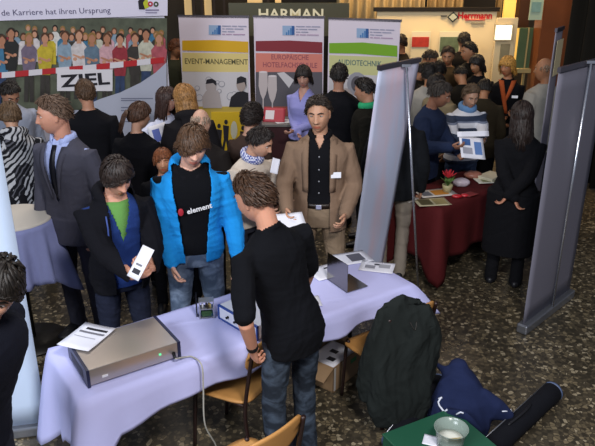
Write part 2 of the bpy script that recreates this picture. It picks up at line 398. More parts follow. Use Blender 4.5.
SKIN = {}
def skin(tone):
    if tone not in SKIN:
        SKIN[tone] = (mat('skin', tone, .5, .35, nz=.10, nscale=18, bump=.08, bscale=90, sss=.08),
                      mat('lips', tuple(min(1, a*b) for a, b in zip([int(tone[i:i+2], 16)/255 for i in (0, 2, 4)], (.95, .72, .70))), .4, .4))
    return SKIN[tone]
EYE_W = mat('eye_white', 'b9aea8', .4, .3); EYE_I = mat('iris', '2c241e', .15, .6)
def person(label, x, y, face=0., h=1.75, female=False, lean=0., side=0., hyaw=0., hpitch=0., hroll=0., tone='c99478', hairst='short', hairc='2a1d16',
           hl=None, hr=None, curl=30, top=None, jacket=None, pants='23252e', feet=None, near=False, seed=1, group=None, glasses=False, shoe='15151a',
           hood=None, turn=0., hair_d=1.0, z0=0., palm=None, build=1.0, wr=1.0, nofeet=False, legs_fwd=0.):
    """top=dict(col/mat, sleeve 0..1, hem, neck) ; jacket=dict(mat, hem, open(width), neckz, collar)"""
    s = h/1.75; root = thing('person', label, 'person', (x, y, z0), R(face), group)
    vx = .0055 if near else .0095
    if near == 2: vx = .0048
    pr = PROF_F if female else PROF_M
    piv = Vector((0, 0, .93))
    Rt = Matrix.Rotation(R(lean), 3, 'X') @ Matrix.Rotation(R(side), 3, 'Y') @ Matrix.Rotation(R(turn), 3, 'Z')
    def T(p):
        p = Vector(p)
        k = max(0., min(1., (p.z-.86)/.12)); q = Rt @ (p-piv)+piv
        return (p.lerp(q, k))*s
    Rn = np.array(Rt)
    def Tinv(V):  # numpy, upper body
        return (np.asarray(V)/s-np.array(piv))@Rn+np.array(piv)
    Minv = (Matrix.Translation((x, y, z0)) @ Matrix.Rotation(R(face), 4, 'Z')).inverted()
    def loc(t):
        if t is None: return None
        if len(t) == 4: return Minv @ Vector(t[1:])
        return Vector(t)*s
    shw = .165 if female else .185
    SH = {1: T((shw, .012, 1.385)), -1: T((-shw, .012, 1.385))}
    L1, L2 = .285*s, .255*s
    arms = {}
    for sd, tg in ((1, hl), (-1, hr)):
        Wt = loc(tg) or (SH[sd]+Vector((sd*.055, -.06, -.52))*s)
        S = SH[sd]; D = Wt-S; dist = D.length
        if dist > (L1+L2)*.985: Wt = S+D.normalized()*(L1+L2)*.985; D = Wt-S; dist = D.length
        a = (L1*L1-L2*L2+dist*dist)/(2*dist); hh = math.sqrt(max(1e-6, L1*L1-a*a))
        dn = D.normalized(); pole = Vector((sd*.45, .65, -.55)); pole = (pole-dn*pole.dot(dn)).normalized()
        arms[sd] = (S, S+dn*a+pole*hh, Wt)
    legs = {}
    for sd in (1, -1):
        fx, fy = (feet[0] if sd == 1 else feet[1]) if feet else (sd*.115, .0)
        hp = Vector((sd*.088, .005, .90))*s; an = Vector((fx, fy+.02, .085))*s
        kn = (hp+an)/2+Vector((sd*.01, -.025-abs(fy)*.15, .02))*s
        legs[sd] = (hp, kn, an)
    b = build
    # head
    nk = Vector((0, .012, 1.505))
    hs = 1.0
    Mh = Matrix.Translation(T(nk)) @ (Rt.to_4x4()) @ Matrix.Rotation(R(-turn), 4, 'Z') @ Matrix.Rotation(R(hyaw), 4, 'Z') @ Matrix.Rotation(R(hpitch), 4, 'X') @ Matrix.Rotation(R(hroll), 4, 'Y') @ Matrix.Translation(Vector((0, -.022, .128))*s) @ Matrix.Scale(s*1.02, 4)
    HV, HF = HEADS[female]
    hv = [Mh @ v for v in HV]
    # ---- body
    def torso(grow, zlo, zhi, flare=0., sq=2.3, pw=1.0, gy=None):
        zs = [z for z in (.72, .76, .80, .85, .90, .97, 1.02, 1.07, 1.12, 1.18, 1.23, 1.28, 1.32, 1.36, 1.39, 1.42, 1.445, 1.465, 1.485, 1.50) if zlo < z < zhi]
        zs = [zlo]+zs+[zhi]; path = []; rad = []
        for z in zs:
            ww, dd, yo = prof_at(pr, z); f = flare*max(0, (1.15-z))/.3
            top_f = 1 if z < 1.40 else max(.3, 1-(z-1.40)*8)
            path.append(T((0, yo, z))); rad.append(((ww*b+grow*top_f+f)*s*pw, (dd*b+(gy if gy is not None else grow)*top_f+f*.7)*s))
        return loft(path, rad, 28, ref=tuple(Rt @ Vector((0, -1, 0))), cap=False, sq=sq)
    def arm(sd, r0, r1, r2, t_end=1.0, cuff=None):
        S, E, Wp = arms[sd]; S = S-Rt @ Vector((sd*.3, 0, 1))*((r0-.05)*.5 if r0 > .05 else .012)*s; Si = T((sd*shw*.58, .01, 1.39-max(.01, r0-.05)))
        end = E+(Wp-E)*t_end
        if t_end < 0: end = None
        if t_end >= 0:
            return loft([Si, S, S.lerp(E, .5), S.lerp(E, .9), E+(Wp-E)*.12, E.lerp(end, .55), end], [r0*s*.82, r0*s*.97, (r0+r1)/2*s, r1*s, r1*s, (r1*.55+r2*.45)*s, r2*s], 12)
        end = S.lerp(E, 1+t_end)
        return loft([Si, S, S.lerp(end, .5), end], [r0*s*.82, r0*s*.97, (r0*.5+r1*.5)*s, (r1*.9+.006)*s], 12)
    armr = (.043, .038, .026) if not female else (.037, .032, .023)
    parts = [torso(-.014, .80, 1.485), (hv, HF)]
    parts.append(loft([T((0, .018, 1.44)), T((0, .012, 1.50)), Mh @ Vector((0, .028, -.045))], [.060*s, (.054 if not female else .046)*s, (.052 if not female else .045)*s], 16))
    for sd in (1, -1):
        parts.append(arm(sd, *armr))
        S, E, Wp = arms[sd]; d = (Wp-E).normalized()
        pm = palm[sd] if palm and sd in palm else None
        if pm: hd, hn, ht = [Minv.to_3x3() @ Vector(q) for q in pm]
        else:
            hd = (d+Vector((0, -.15, -.1))).normalized(); hn = Vector((-sd, 0, -.3)); ht = Vector((0, -1, .15))
        parts += hand_parts(Wp, hd, hn, ht, curl, s*(.97 if not female else .88))
        hp, kn, an = legs[sd]
        parts.append(loft([hp, hp.lerp(kn, .5), kn, kn.lerp(an, .35), an], [.078*s, .070*s, .052*s, .054*s, .036*s], 12))
        parts.append(loft([an+Vector((0, .02, -.04))*s, an+Vector((sd*.01, -.06, -.05))*s, an+Vector((sd*.015, -.13, -.058))*s], [(.032*s, .032*s), (.038*s, .026*s), (.036*s, .018*s)], 10, ref=(0, 0, 1)))
        eb = [Mh @ Vector((sd*.0745, .008+dy, dz)) for dy, dz in ((-.004, -.026), (.001, -.010), (.004, .010), (.0, .024))]
        parts.append(loft(eb, [(.0055*s, .009*s), (.007*s, .013*s), (.008*s, .016*s), (.006*s, .011*s)], 8, ref=tuple(Mh.to_3x3() @ Vector((0, -1, 0)))))
    V, Fq = remesh(parts, vx, 1 if near else 1, .5)
    fc = V[Fq].mean(1); Mi = np.array(Mh.inverted()); hc = fc@Mi[:3, :3].T+Mi[:3, 3]
    mi = ((np.abs(hc[:, 0]) < .0235) & (np.abs(hc[:, 2]+.0615) < .0115-.18*np.abs(hc[:, 0])) & (hc[:, 1] < -.075)).astype(int)
    sk, lp = skin(tone)
    body = np_obj('body', V, Fq, [sk, lp], root, mi)
    # eyes, brows
    for sd in (1, -1):
        c = Vector((sd*.031, -.0755, .0125))
        m = MB(); m.ball(c, (.0125, .0105, .0052), 8)
        mids = [1 if (sum(m.V[i][1] for i in f)/len(f) < c.y-.0075) else 0 for f in m.F]
        mesh_obj('eye', [Mh @ Vector(v) for v in m.V], m.F, [EYE_W, EYE_I], root, True, mids)
        pth = [Mh @ Vector((sd*q, -.0975+q*q*7.5, .032+dz)) for q, dz in ((.012, -.001), (.024, .004), (.037, .005), (.049, -.001))]
        bv, bf = loft(pth, [(.0035, .0025), (.005, .003), (.004, .003), (.002, .002)], 6); mesh_obj('eyebrow', bv, bf, hair_mat(hairc), root)
    if hairst: build_hair(hairst, hairc, Mh, root, seed, hair_d*(1.0 if near else .75))
    if glasses:
        gm = MB(); gl = mat('glasses_frame', '20201f', .3, .5)
        for sd in (1, -1):
            ring = [Mh @ Vector((sd*.033+.021*math.cos(a), -.106+abs(.021*math.cos(a)+.033)**2*2, .010+.014*math.sin(a))) for a in [k*math.pi/8 for k in range(17)]]
            gm.tube(ring, .0014, 5); gm.tube([Mh @ Vector((sd*.054, -.097, .013)), Mh @ Vector((sd*.078, -.01, .012))], .0014, 5)
        gm.tube([Mh @ Vector((-.012, -.106, .012)), Mh @ Vector((.012, -.106, .012))], .0014, 5)
        gm.build('glasses', gl, root)
    vc = .0075 if near else .0115
    # ---- trousers
    pm = pants if not isinstance(pants, str) else cloth('trouser_cloth', pants)
    pp = [torso(.006, .80, 1.03, sq=2.2)]
    for sd in (1, -1):
        hp, kn, an = legs[sd]
        pp.append(loft([hp+Vector((0, 0, .03)), hp.lerp(kn, .4), kn, kn.lerp(an, .5), an-Vector((0, -.01, .03))*s], [.095*s*b, .088*s*b, .068*s, .064*s, .064*s], 14))
    V, Fq = remesh(pp, vc, 3); V = wrinkle(V, Fq, .007*wr, 26, seed+5, (1, 1, 1.7)); np_obj('trousers', V, Fq, pm, root)
    sm = mat('shoe_leather', shoe, .45, .4)
    for sd in (1, -1):
        an = legs[sd][2]; g = MB()
        V1, F1 = loft([an+Vector((0, .055, -.045))*s, an+Vector((0, 0, -.035))*s, an+Vector((sd*.01, -.09, -.05))*s, an+Vector((sd*.016, -.165, -.062))*s],
                      [(.034*s, .036*s), (.040*s, .045*s), (.046*s, .032*s), (.038*s, .020*s)], 12, ref=(0, 0, 1)); g.add(V1, F1); g.build('shoe', sm, root, True)
    # ---- top
    def garment(name, g, grow, default_arm, is_jacket):
        m = g['mat']; sl = g.get('sleeve', .97); zlo = g.get('hem', .90); gr = g.get('grow', grow); ar = g.get('arm', default_arm)
        fit = g.get('fit', 0)
        ps = [torso(gr, zlo, g.get('zhi', 1.49), g.get('flare', .0), gy=g.get('gy'))]
        for sd in (1, -1):
            ps.append(arm(sd, ar[0], ar[1], ar[2], sl))
        if zlo < .8:
            ww, dd, yo = prof_at(pr, .8)
            pth = [T((0, yo, z)) for z in (zlo, .85, .95)]
            ps.append(loft(pth, [((ww+gr+g.get('skirt', .02))*s, (dd+gr+g.get('skirt', .02))*s)]*3, 24, cap=False, sq=2.3))
        if g.get('collar'):
            cr = g['collar']; ps.append(loft([T((0, .016, 1.47)), T((0, .010, 1.47+cr))], [(.072*s, .070*s), (.066*s, .066*s)], 18, cap=False))
        if g.get('hood'):
            k = g['hood']
            pts = [T((math.sin(a)*.098, .02+math.cos(a)*.085, 1.475+.025*math.cos(a)+.0)) for a in [math.radians(q) for q in range(-125, 126, 25)]]
            ps.append(loft(pts, [k*(.55+.45*math.cos(math.radians(q)/1.6)) for q in range(-125, 126, 25)], 10))
            ps.append(loft([T((0, .10, 1.49)), T((0, .135, 1.42)), T((0, .135, 1.34))], [(.085, .035), (.095, .032), (.05, .02)], 12, ref=(0, 1, 0)))
        v = g.get('voxel', vc)
        V, Fq = remesh(ps, v, g.get('smooth', 3))
        V = wrinkle(V, Fq, g.get('wr', .006)*wr, g.get('wsc', 20), seed+(9 if is_jacket else 3), (1, 1, 1.4))
        L = Tinv(V[Fq].mean(1)); keep = np.ones(len(Fq), bool); X, Y, Z = L.T
        op = g.get('open')
        if op:
            w0, w1, zt, zb = op[:4]; off = op[4] if len(op) > 4 else 0      # half width at bottom, half width at top, top z, bottom z
            t = np.clip((Z-zb)/(zt-zb), 0, 1); hw = w0+(w1-w0)*t**1.2
            front = Y < -.03+.04*(Z > 1.4)
            arm_ok = np.abs(X-off) < hw
            keep &= ~(front & arm_ok & (Z > zb) & (Z < 1.55))
        vn = g.get('vneck')
        if vn:
            zt, zb, hw0 = vn
            hw = hw0*np.clip((Z-zb)/(zt-zb), 0, 1)
            keep &= ~((Y < .01) & (np.abs(X) < hw) & (Z > zb))
        if not g.get('hood') and not g.get('collar'): pass
        if g.get('neckcut', True): keep &= ~((Z > (1.475 if not g.get('collar') else 1.47+g['collar']-.01)) & (X**2+(Y-.012)**2 < .064**2))
        mm = m if isinstance(m, (list, tuple)) else [m]; mi = None
        if g.get('paint') is not None: mi = g['paint'](X, Y, Z)[keep]
        Fk = Fq[keep]; used = np.unique(Fk); rm = np.full(len(V), -1); rm[used] = np.arange(len(used))
        o = np_obj(name, V[used], rm[Fk], list(mm), root, mi)
        md = o.modifiers.new('t', 'SOLIDIFY'); md.thickness = .006; md.offset = -1
        return o
    ctx = dict(root=root, T=T, s=s, arms=arms, Mh=Mh, Rt=Rt, legs=legs, vc=vc, body=body)
    if top: ctx['top'] = garment(top.get('name', 'shirt'), top, .010, (.058, .052, .040), False)
    if jacket: ctx['jacket'] = garment(jacket.get('name', 'jacket'), jacket, .030, (.075, .065, .050), True)
    return ctx
def chest(ctx, x, z, out=.0, scale=1.0):
    """front-of-torso frame at local x,z pushed out"""
    T = ctx['T']; pr = PROF_M; ww, dd, yo = prof_at(pr, z)
    y = yo-dd*max(0, 1-(abs(x)/ww)**2.3)**(1/2.3)-out
    return T((x, y, z))
# ------------------------------------------------------------------ the setting
def struct(mb, name, m, smooth=False): return tag(mb.build(name, m, None, smooth), kind='structure')
def terrazzo():
    m = bpy.data.materials.new('terrazzo'); m.use_nodes = True; nt = m.node_tree; b = nt.nodes['Principled BSDF']
    tc = nt.nodes.new('ShaderNodeTexCoord'); v = nt.nodes.new('ShaderNodeTexVoronoi'); v.inputs['Scale'].default_value = 34
    nt.links.new(tc.outputs['Object'], v.inputs['Vector'])
    r = nt.nodes.new('ShaderNodeValToRGB'); e = r.color_ramp.elements
    for pos, c in ((0, '332e25'), (.25, '423b2f'), (.42, '5c5240'), (.60, '6f634d'), (.74, '4c4436'), (.88, '8f836c')):
        if pos == 0: e[0].position = 0; e[0].color = lin(c)
        elif pos == .90: e[1].position = pos; e[1].color = lin(c)
        else: q = e.new(pos); q.color = lin(c)
    r.color_ramp.interpolation = 'CONSTANT'
    sp = nt.nodes.new('ShaderNodeSeparateColor'); nt.links.new(v.outputs['Color'], sp.inputs[0]); nt.links.new(sp.outputs[0], r.inputs['Fac'])
    v2 = nt.nodes.new('ShaderNodeTexVoronoi'); v2.feature = 'DISTANCE_TO_EDGE'; v2.inputs['Scale'].default_value = 34
    nt.links.new(tc.outputs['Object'], v2.inputs['Vector'])
    lt = nt.nodes.new('ShaderNodeMath'); lt.operation = 'GREATER_THAN'; lt.inputs[1].default_value = .07; nt.links.new(v2.outputs['Distance'], lt.inputs[0])
    n = nt.nodes.new('ShaderNodeTexNoise'); n.inputs['Scale'].default_value = 1.6; nt.links.new(tc.outputs['Object'], n.inputs['Vector'])
    mx = nt.nodes.new('ShaderNodeMix'); mx.data_type = 'RGBA'; mx.inputs[6].default_value = lin('3b352b'); nt.links.new(lt.outputs[0], mx.inputs[0]); nt.links.new(r.outputs['Color'], mx.inputs[7])
    nt.links.new(mx.outputs[2], b.inputs['Base Color'])
    mr = nt.nodes.new('ShaderNodeMapRange'); mr.inputs[3].default_value = .16; mr.inputs[4].default_value = .42; nt.links.new(n.outputs['Fac'], mr.inputs[0])
    nt.links.new(mr.outputs[0], b.inputs['Roughness']); b.inputs['Specular IOR Level'].default_value = .45
    return m
m = MB(); m.box((0, 6.5, -.05), (16, 19, .1)); struct(m, 'floor', terrazzo())
wallm = mat('dark_hall_wall', '3a342c', .8, nz=.2, nscale=2)
m = MB(); m.box((0, 15.1, 2.5), (16, .2, 5)); struct(m, 'wall_back', wallm)
m = MB(); m.box((-7.9, 6.5, 2.5), (.2, 19, 5)); struct(m, 'wall_left', wallm)
# timber column and its sign plate
def column(px0, px1, Y, d, name, mt, label, cat, h=5):
    a, c = at(px0, 60, Y), at(px1, 60, Y); m = MB(); m.box(((a.x+c.x)/2, Y+d/2, h/2), (c.x-a.x, d, h)); o = m.build(name, mt); return tag(o, kind='structure')
wood_dark = mat('varnished_timber', '6a3818', .45, .4, nz=.35, nscale=3)
m = MB(); a, c = at(537, 60, 9.6), at(572, 60, 9.6)
m.box(((a.x+c.x)/2, 9.75, 2.5), (c.x-a.x, .3, 5)); struct(m, 'trim_1', wood_dark)
# pleated black curtain along the right
m = MB(); cp = []; x0, y0, x1, y1 = 3.52, 8.9, 4.9, 6.3
n = 110
for i in range(n+1):
    t = i/n; nx, ny = (y1-y0), -(x1-x0); L = math.hypot(nx, ny)
    o_ = .07*math.sin(t*2*math.pi*13)+.02*math.sin(t*50+1)
    cp.append((x0+(x1-x0)*t+nx/L*o_, y0+(y1-y0)*t+ny/L*o_))
V = [(p[0], p[1], z) for z in (.02, 1.6, 3.2, 4.9) for p in cp]; N_ = n+1
Fc = [(j*N_+i, j*N_+i+1, (j+1)*N_+i+1, (j+1)*N_+i) for j in range(3) for i in range(n)]
cur = mesh_obj('stage_curtain', V, Fc, mat('black_curtain', '17140f', .9, .2, nz=.2, nscale=3))
sd_ = cur.modifiers.new('t', 'SOLIDIFY'); sd_.thickness = .01
tag(cur, 'black pleated floor-length curtain behind the grey banner at the right', 'curtain')
# beige lit curtains along the back
def pleats(name, px0, px1, Y, z0, z1, col, label, per=.16, amp=.045, group=None):
    a, c = at(px0, 20, Y).x, at(px1, 20, Y).x; n = max(12, int((c-a)/per*8)); V = []; 
    for z in (z0, z1):
        for i in range(n+1):
            x = a+(c-a)*i/n; V.append((x, Y+amp*math.sin(x/per*2*math.pi)+.012*math.sin(x*37), z))
    Fc = [(i, i+1, n+2+i, n+1+i) for i in range(n)]
    o = mesh_obj(name, V, Fc, cloth(name, col, nz=.08)); q = o.modifiers.new('t', 'SOLIDIFY'); q.thickness = .008
    return tag(o, label, 'curtain', group)
pleats('curtain', 336, 424, 12.6, 1.2, 4.2, 'c2aa7c', 'beige pleated curtain above and behind the green striped banner')
pleats('curtain', 426, 463, 12.8, 1.2, 4.2, 'b59a6c', 'beige pleated curtain between the two dark gaps above the white partition')
pleats('curtain', 494, 500, 12.4, 1.2, 4.2, '8f7752', 'narrow dull curtain strip at the right end of the white partition')
def quad_box(mb, px0, py0, px1, py1, Y, d=.06, mi=0):
    a, c = at(px0, py0, Y), at(px1, py1, Y); pm = min((py0+py1)/2, py0+30); xa, xc = at(px0, pm, Y).x, at(px1, pm, Y).x
    return mb.box(((xa+xc)/2, Y+d/2, (a.z+c.z)/2), (abs(xc-xa), d, abs(a.z-c.z)), mi=mi)
# pale window strips and frames of the far hall on the left
lit = mat('lit_window_strip', 'd2b27c', .8, emit=.22)
for i, (x0, x1) in enumerate(((184, 191), (204, 211), (247, 262), (275, 281))):
    m = MB(); quad_box(m, x0, -30, x1, 40 if i < 2 else 6, 13.2); o = m.build('window_%d' % (i+1), lit); tag(o, kind='structure')
m = MB()
for x in (193.5, 201.5, 214, 224, 268): quad_box(m, x-1.2, -30, x+1.2, 60, 13.1)
struct(m, 'trim_2', mat('dark_frame', '2a2018', .6))
# lettered dark glass panel of the sound stand
pn = thing('stand_sign', 'dark olive sign board lettered HARMAN above the banners', 'sign', at(288, 40, 10.2))
def child_box(root, name, px0, py0, px1, py1, Y, d, mt, bevel=0):
    m = MB(); quad_box(m, px0, py0, px1, py1, Y, d); 
    m.V = [tuple(Vector(v)-root.location) for v in m.V]; return m.build(name, mt, root, bevel=bevel)
child_box(pn, 'panel', 229, 3, 349, 36, 10.2, .08, mat('olive_glass', '4b4a35', .3, .5))
child_box(pn, 'post', 231, 36, 234, 148, 10.25, .05, mat('dark_frame', '2a2018', .6)); child_box(pn, 'post', 343, 36, 346, 148, 10.25, .05, mat('dark_frame', '2a2018', .6))
c = at(291, 14.6, 10.18)-pn.location
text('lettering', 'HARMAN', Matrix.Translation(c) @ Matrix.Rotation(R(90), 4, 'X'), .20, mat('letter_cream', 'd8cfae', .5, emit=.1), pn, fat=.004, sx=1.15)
# white partition of the engineering stand
pt_ = thing('exhibition_partition', 'cream exhibition wall with a black top rail and red company name', 'partition', at(440, 90, 11.2))
child_box(pt_, 'panel', 376, 10.5, 494, 142.7, 11.2, .06, mat('cream_laminate', 'd9c8a2', .6))
child_box(pt_, 'top_rail', 374, 7.5, 500, 11.5, 11.17, .10, mat('black_rail', '17130f', .5))
L0 = pt_.location
def Tm(px, py, Y, root): return Matrix.Translation(at(px, py, Y)-root.location) @ Matrix.Rotation(R(90), 4, 'X')
red = mat('print_red', 'b5121c', .6)
text('lettering', 'Herrmann', Tm(475, 15.8, 11.19, pt_), .14, red, pt_, fat=.005, sx=.95)
m = MB(); quad_box(m, 465, 19.6, 485, 20.3, 11.18, .02); m.V = [tuple(Vector(v)-L0) for v in m.V]; m.build('print_stripe', red, pt_)
m = MB(); quad_box(m, 471, 22.6, 484, 23.8, 11.18, .02); m.V = [tuple(Vector(v)-L0) for v in m.V]; m.build('small_print', mat('print_grey', '8d8570', .6), pt_)
cc = at(453, 17, 11.18)-L0; m = MB()
for r_, mi in ((.085, 0), (.058, 1)):
    m.prism([(cc.x+r_*1.15*dx, cc.y-.004*(1+mi), cc.z+r_*dz) for dx, dz in ((-1, 0), (0, -1), (1, 0), (0, 1))], (0, .003, 0), mi)
quad_box(m, 441, 15.5, 447, 16.5, 11.18, .02); 
m.V[-8:] = [tuple(Vector(v)-L0) for v in m.V[-8:]]
m.build('diamond_logo', [mat('print_dark', '2c3030', .6), mat('print_pale', 'a9b0a0', .6)], pt_)
for k, (x0, x1, c1, lb) in enumerate(((411, 430, 'a8342a', 'small poster with a red band on the cream partition'), (439, 460, '5b6a52', 'small framed photo poster under the diamond logo on the cream partition'))):
    p = thing('wall_poster', lb, 'poster', at((x0+x1)/2, 50, 11.15))
    child_box(p, 'sheet', x0, 31.5, x1, 58, 11.16, .012, mat('poster_paper', 'd6cdb0', .7))
    child_box(p, 'picture', x0+1, 37, x1-1, 47 if k == 0 else 52, 11.15, .012, mat('poster_ink', c1, .7, nz=.5, nscale=12))
# lit screen stand
sb = thing('screen_stand', 'pale display wall carrying a bright lit screen behind the black-haired woman', 'display', at(503, 90, 10.7))
child_box(sb, 'panel', 494.5, 18, 515, 146, 10.7, .06, mat('cream_laminate', 'd9c8a2', .6))
child_box(sb, 'screen_frame', 494.6, 24, 513, 41, 10.64, .05, mat('pale_metal', 'b7aa8c', .4))
child_box(sb, 'screen', 495.6, 25.5, 511.6, 39.5, 10.63, .02, mat('screen_glow', 'fff6da', .4, emit=.9))
child_box(sb, 'product_photo', 500, 44, 509, 66, 10.68, .03, mat('poster_ink2', '8d8468', .7, nz=.5, nscale=9))
m = MB(); quad_box(m, 502, 0, 521, 60, 12.0, .08); struct(m, 'window_5', mat('lamplit_blind', 'e8bc60', .7, emit=.28))
# chalkboard leaning by the column
cb = thing('chalkboard', 'green chalkboard on a pale wooden ledge beside the timber column', 'chalkboard', at(527, 100, 9.9))
child_box(cb, 'board', 518, 28, 537, 70, 9.9, .04, mat('chalk_green', '43553a', .7, nz=.25, nscale=7))
child_box(cb, 'frame_post', 526.3, 28, 527.6, 68, 9.88, .03, mat('pale_oak', '9b8a5d', .6))
child_box(cb, 'ledge', 517, 69, 538, 73, 9.8, .12, mat('pale_oak', '9b8a5d', .6))
for x in (520, 534): child_box(cb, 'leg', x, 72, x+1.6, 150, 9.88, .06, mat('pale_oak', '9b8a5d', .6))
sg = thing('wall_sign', 'pale blue-green sheet hanging on the timber column', 'sign', at(538, 12, 9.55))
child_box(sg, 'sheet', 530, -3, 543, 20, 9.5, .02, mat('pale_cyan_sheet', 'a7b79c', .6)); child_box(sg, 'picture', 532, 2, 541, 12, 9.49, .012, mat('cyan_print', '7f9f94', .6, nz=.3, nscale=12))
m = MB(); quad_box(m, 520, -20, 531, 28, 11.5, .2); struct(m, 'trim_3', mat('dark_timber', '3a2110', .6))

# ------------------------------------------------------------------ printed exhibition boards
class Board:
    """upright board: screen points are dropped onto its real plane"""
    def __init__(s, root, A, B, off=0.):   # A,B world ground points (left, right as seen)
        s.root = root; A = Vector(A); B = Vector(B); s.A = A; s.u = (B-A).normalized(); s.n = Vector((s.u.y, -s.u.x, 0))   # towards camera
        s.L = (B-A).length
    def p(s, px, py, k=0):
        d = Vector(tuple(ray(px, py))); o = Vector((0, 0, CAMH)); n = s.n; t = (s.A+n*k-o).dot(n)/d.dot(n); q = o+d*t
        return q-s.root.location
    def poly(s, mb, pts, k, mi=0):
        mb.prism([s.p(x, y, k) for x, y in pts], s.n*.0012, mi)
    def rect(s, mb, x0, y0, x1, y1, k, mi=0): s.poly(mb, [(x0, y0), (x1, y0), (x1, y1), (x0, y1)], k, mi)
    def disc(s, mb, x, y, rx, ry, k, mi=0, n=14): s.poly(mb, [(x+rx*math.cos(2*math.pi*i/n), y+ry*math.sin(2*math.pi*i/n)) for i in range(n)], k, mi)
    def text(s, name, str_, px, py, k, pxh, m, fat=0., sx=1., align='CENTER'):
        c = s.p(px, py, k); a = s.p(px, py-pxh/2, k); b_ = s.p(px, py+pxh/2, k); size = (a-b_).length/.70
        M = Matrix((( s.u.x, 0, s.n.x, c.x), (s.u.y, 0, s.n.y, c.y), (0, 1, 0, c.z), (0, 0, 0, 1)))
        return text(name, str_, M, size, m, s.root, align, fat*size, sx)
    def slab(s, name, z0, z1, th, m, a=0., b=None, bevel=0):
        b = s.L if b is None else b; mb = MB(); P = []
        for z in (z0, z1):
            for q, k in ((a, 0), (b, 0), (b, -th), (a, -th)): v = s.A+s.u*q+s.n*k; P.append(Vector((v.x, v.y, z))-s.root.location)
        mb.hexa(P); return mb.build(name, m, s.root, bevel=bevel)
ink = lambda n, c, **k: mat('print_'+n, c, .55, .3, **k)
# big school board on the left
A = at(-30, 60, 6.75); B = at(167.5, 60, 7.5); A.z = B.z = 0
rb = thing('display_wall', 'large printed wall with a cheering crowd holding a ZIEL sign and tape', 'display', ((A.x+B.x)/2, (A.y+B.y)/2, 0))
bd = Board(rb, A, B)
bd.slab('panel', .02, 2.42, .05, ink('white', 'cfcddb'))
m = MB(); bd.rect(m, -28, 18, 167, 110, .004, 0); m.build('photo_print', mat('print_foliage', '565a4a', .6, nz=.75, nscale=9), rb)
hdr = MB(); bd.poly(hdr, [(-28, -12), (167.5, -12), (167.5, 15.6), (-28, 21.5)], .03, 0); hdr.build('header_strip', ink('header', 'd8d3e4'), rb)
dk = ink('slate', '4a4668')
bd.text('lettering', 'de Karriere hat ihren Ursprung', 110.5, 10.3, .034, 5.6, dk, align='RIGHT', sx=1.04)
m = MB(); bd.poly(m, [(138, 1), (141, -2), (146, -2), (144, 6), (145, 9.5), (139, 9.5)], .034, 0); bd.poly(m, [(143, 3), (147, -3), (149, 7), (145, 9)], .036, 1)
bd.disc(m, 150.3, 4, 2.6, 2.7, .037, 2); bd.disc(m, 156, 4.2, 2.6, 2.7, .037, 3); bd.disc(m, 150.3, 4, 1, 1, .039, 4); bd.disc(m, 156, 4.2, 1, 1, .039, 4)
m.build('school_logo', [ink('black', '1d1b22'), ink('lime', 'b7bd2e'), ink('carmine', 'b03346'), ink('darkgreen', '3b4a33'), ink('header', 'd8d3e4')], rb)
m = MB(); bd.rect(m, 145.5, 9.4, 159, 10.8, .034); bd.rect(m, 145.5, 12.2, 157, 13.2, .034); m.build('small_print', ink('textlilac', '7f7796'), rb)
# printed crowd
rg = random.Random(4)
skins = ['b98468', 'c08e72', 'a87458']; hairs = ['2a1c14', '4a2e1c', '8c6a3a', '5c3a24', '1a1412']
cl = ['3b6f8f', '20201f', '6b5e70', 'b8a32e', '8296a6', 'c7bfbe', '5b6f80', 'c49aa0', '8e2f38', '383430', 'b9b6a4', 'a4515a', '56704e', 'd3cfc8', '31405e']
pal = [mat('print_p%d' % i, c, .55, .3, nz=.0 if i < 3 else .45, nscale=22) for i, c in enumerate(skins+hairs+cl)]
m = MB(); kk = .006
for row, (yh, sc, n) in enumerate(((30, .7, 19), (36, .85, 15))):
    for i in range(n):
        x = -12+(182/n)*i+rg.uniform(-2, 2); yy = yh+rg.uniform(-2.5, 2.5)+(2 if x < 20 else 0)-(0 if x < 120 else -1)
        h_, c_ = rg.randrange(3, 8), rg.randrange(8, 23); s_ = 3.1*sc
        kk += .0002
        if x > 166: continue
        bd.poly(m, [(x-6*sc, yy+9*sc), (x-3*sc, yy+5.4*sc), (x+3*sc, yy+5.4*sc), (x+6*sc, yy+9*sc), (min(167, x+6.5*sc), yy+28), (x-6.5*sc, yy+28)], kk, c_)
        bd.disc(m, x, yy, s_*1.25, s_*1.5, kk+.002, h_); bd.disc(m, x, yy+1, s_*.85, s_*1.15, kk+.004, rg.randrange(3))
front = [(2, 40, 'c0', 4), (11, 33, 'c1', 3), (29, 38, 'c2', 5), (45, 38, 'c3', 4), (65, 36, 'c4', 4), (79, 35, 'c5', 6), (92, 38, 'c6', 5), (107, 38, 'c7', 6), (120, 39, 'c8', 3), (135, 38, 'c9', 4), (146, 34, 'c10', 3), (159, 38, 'c11', 5)]
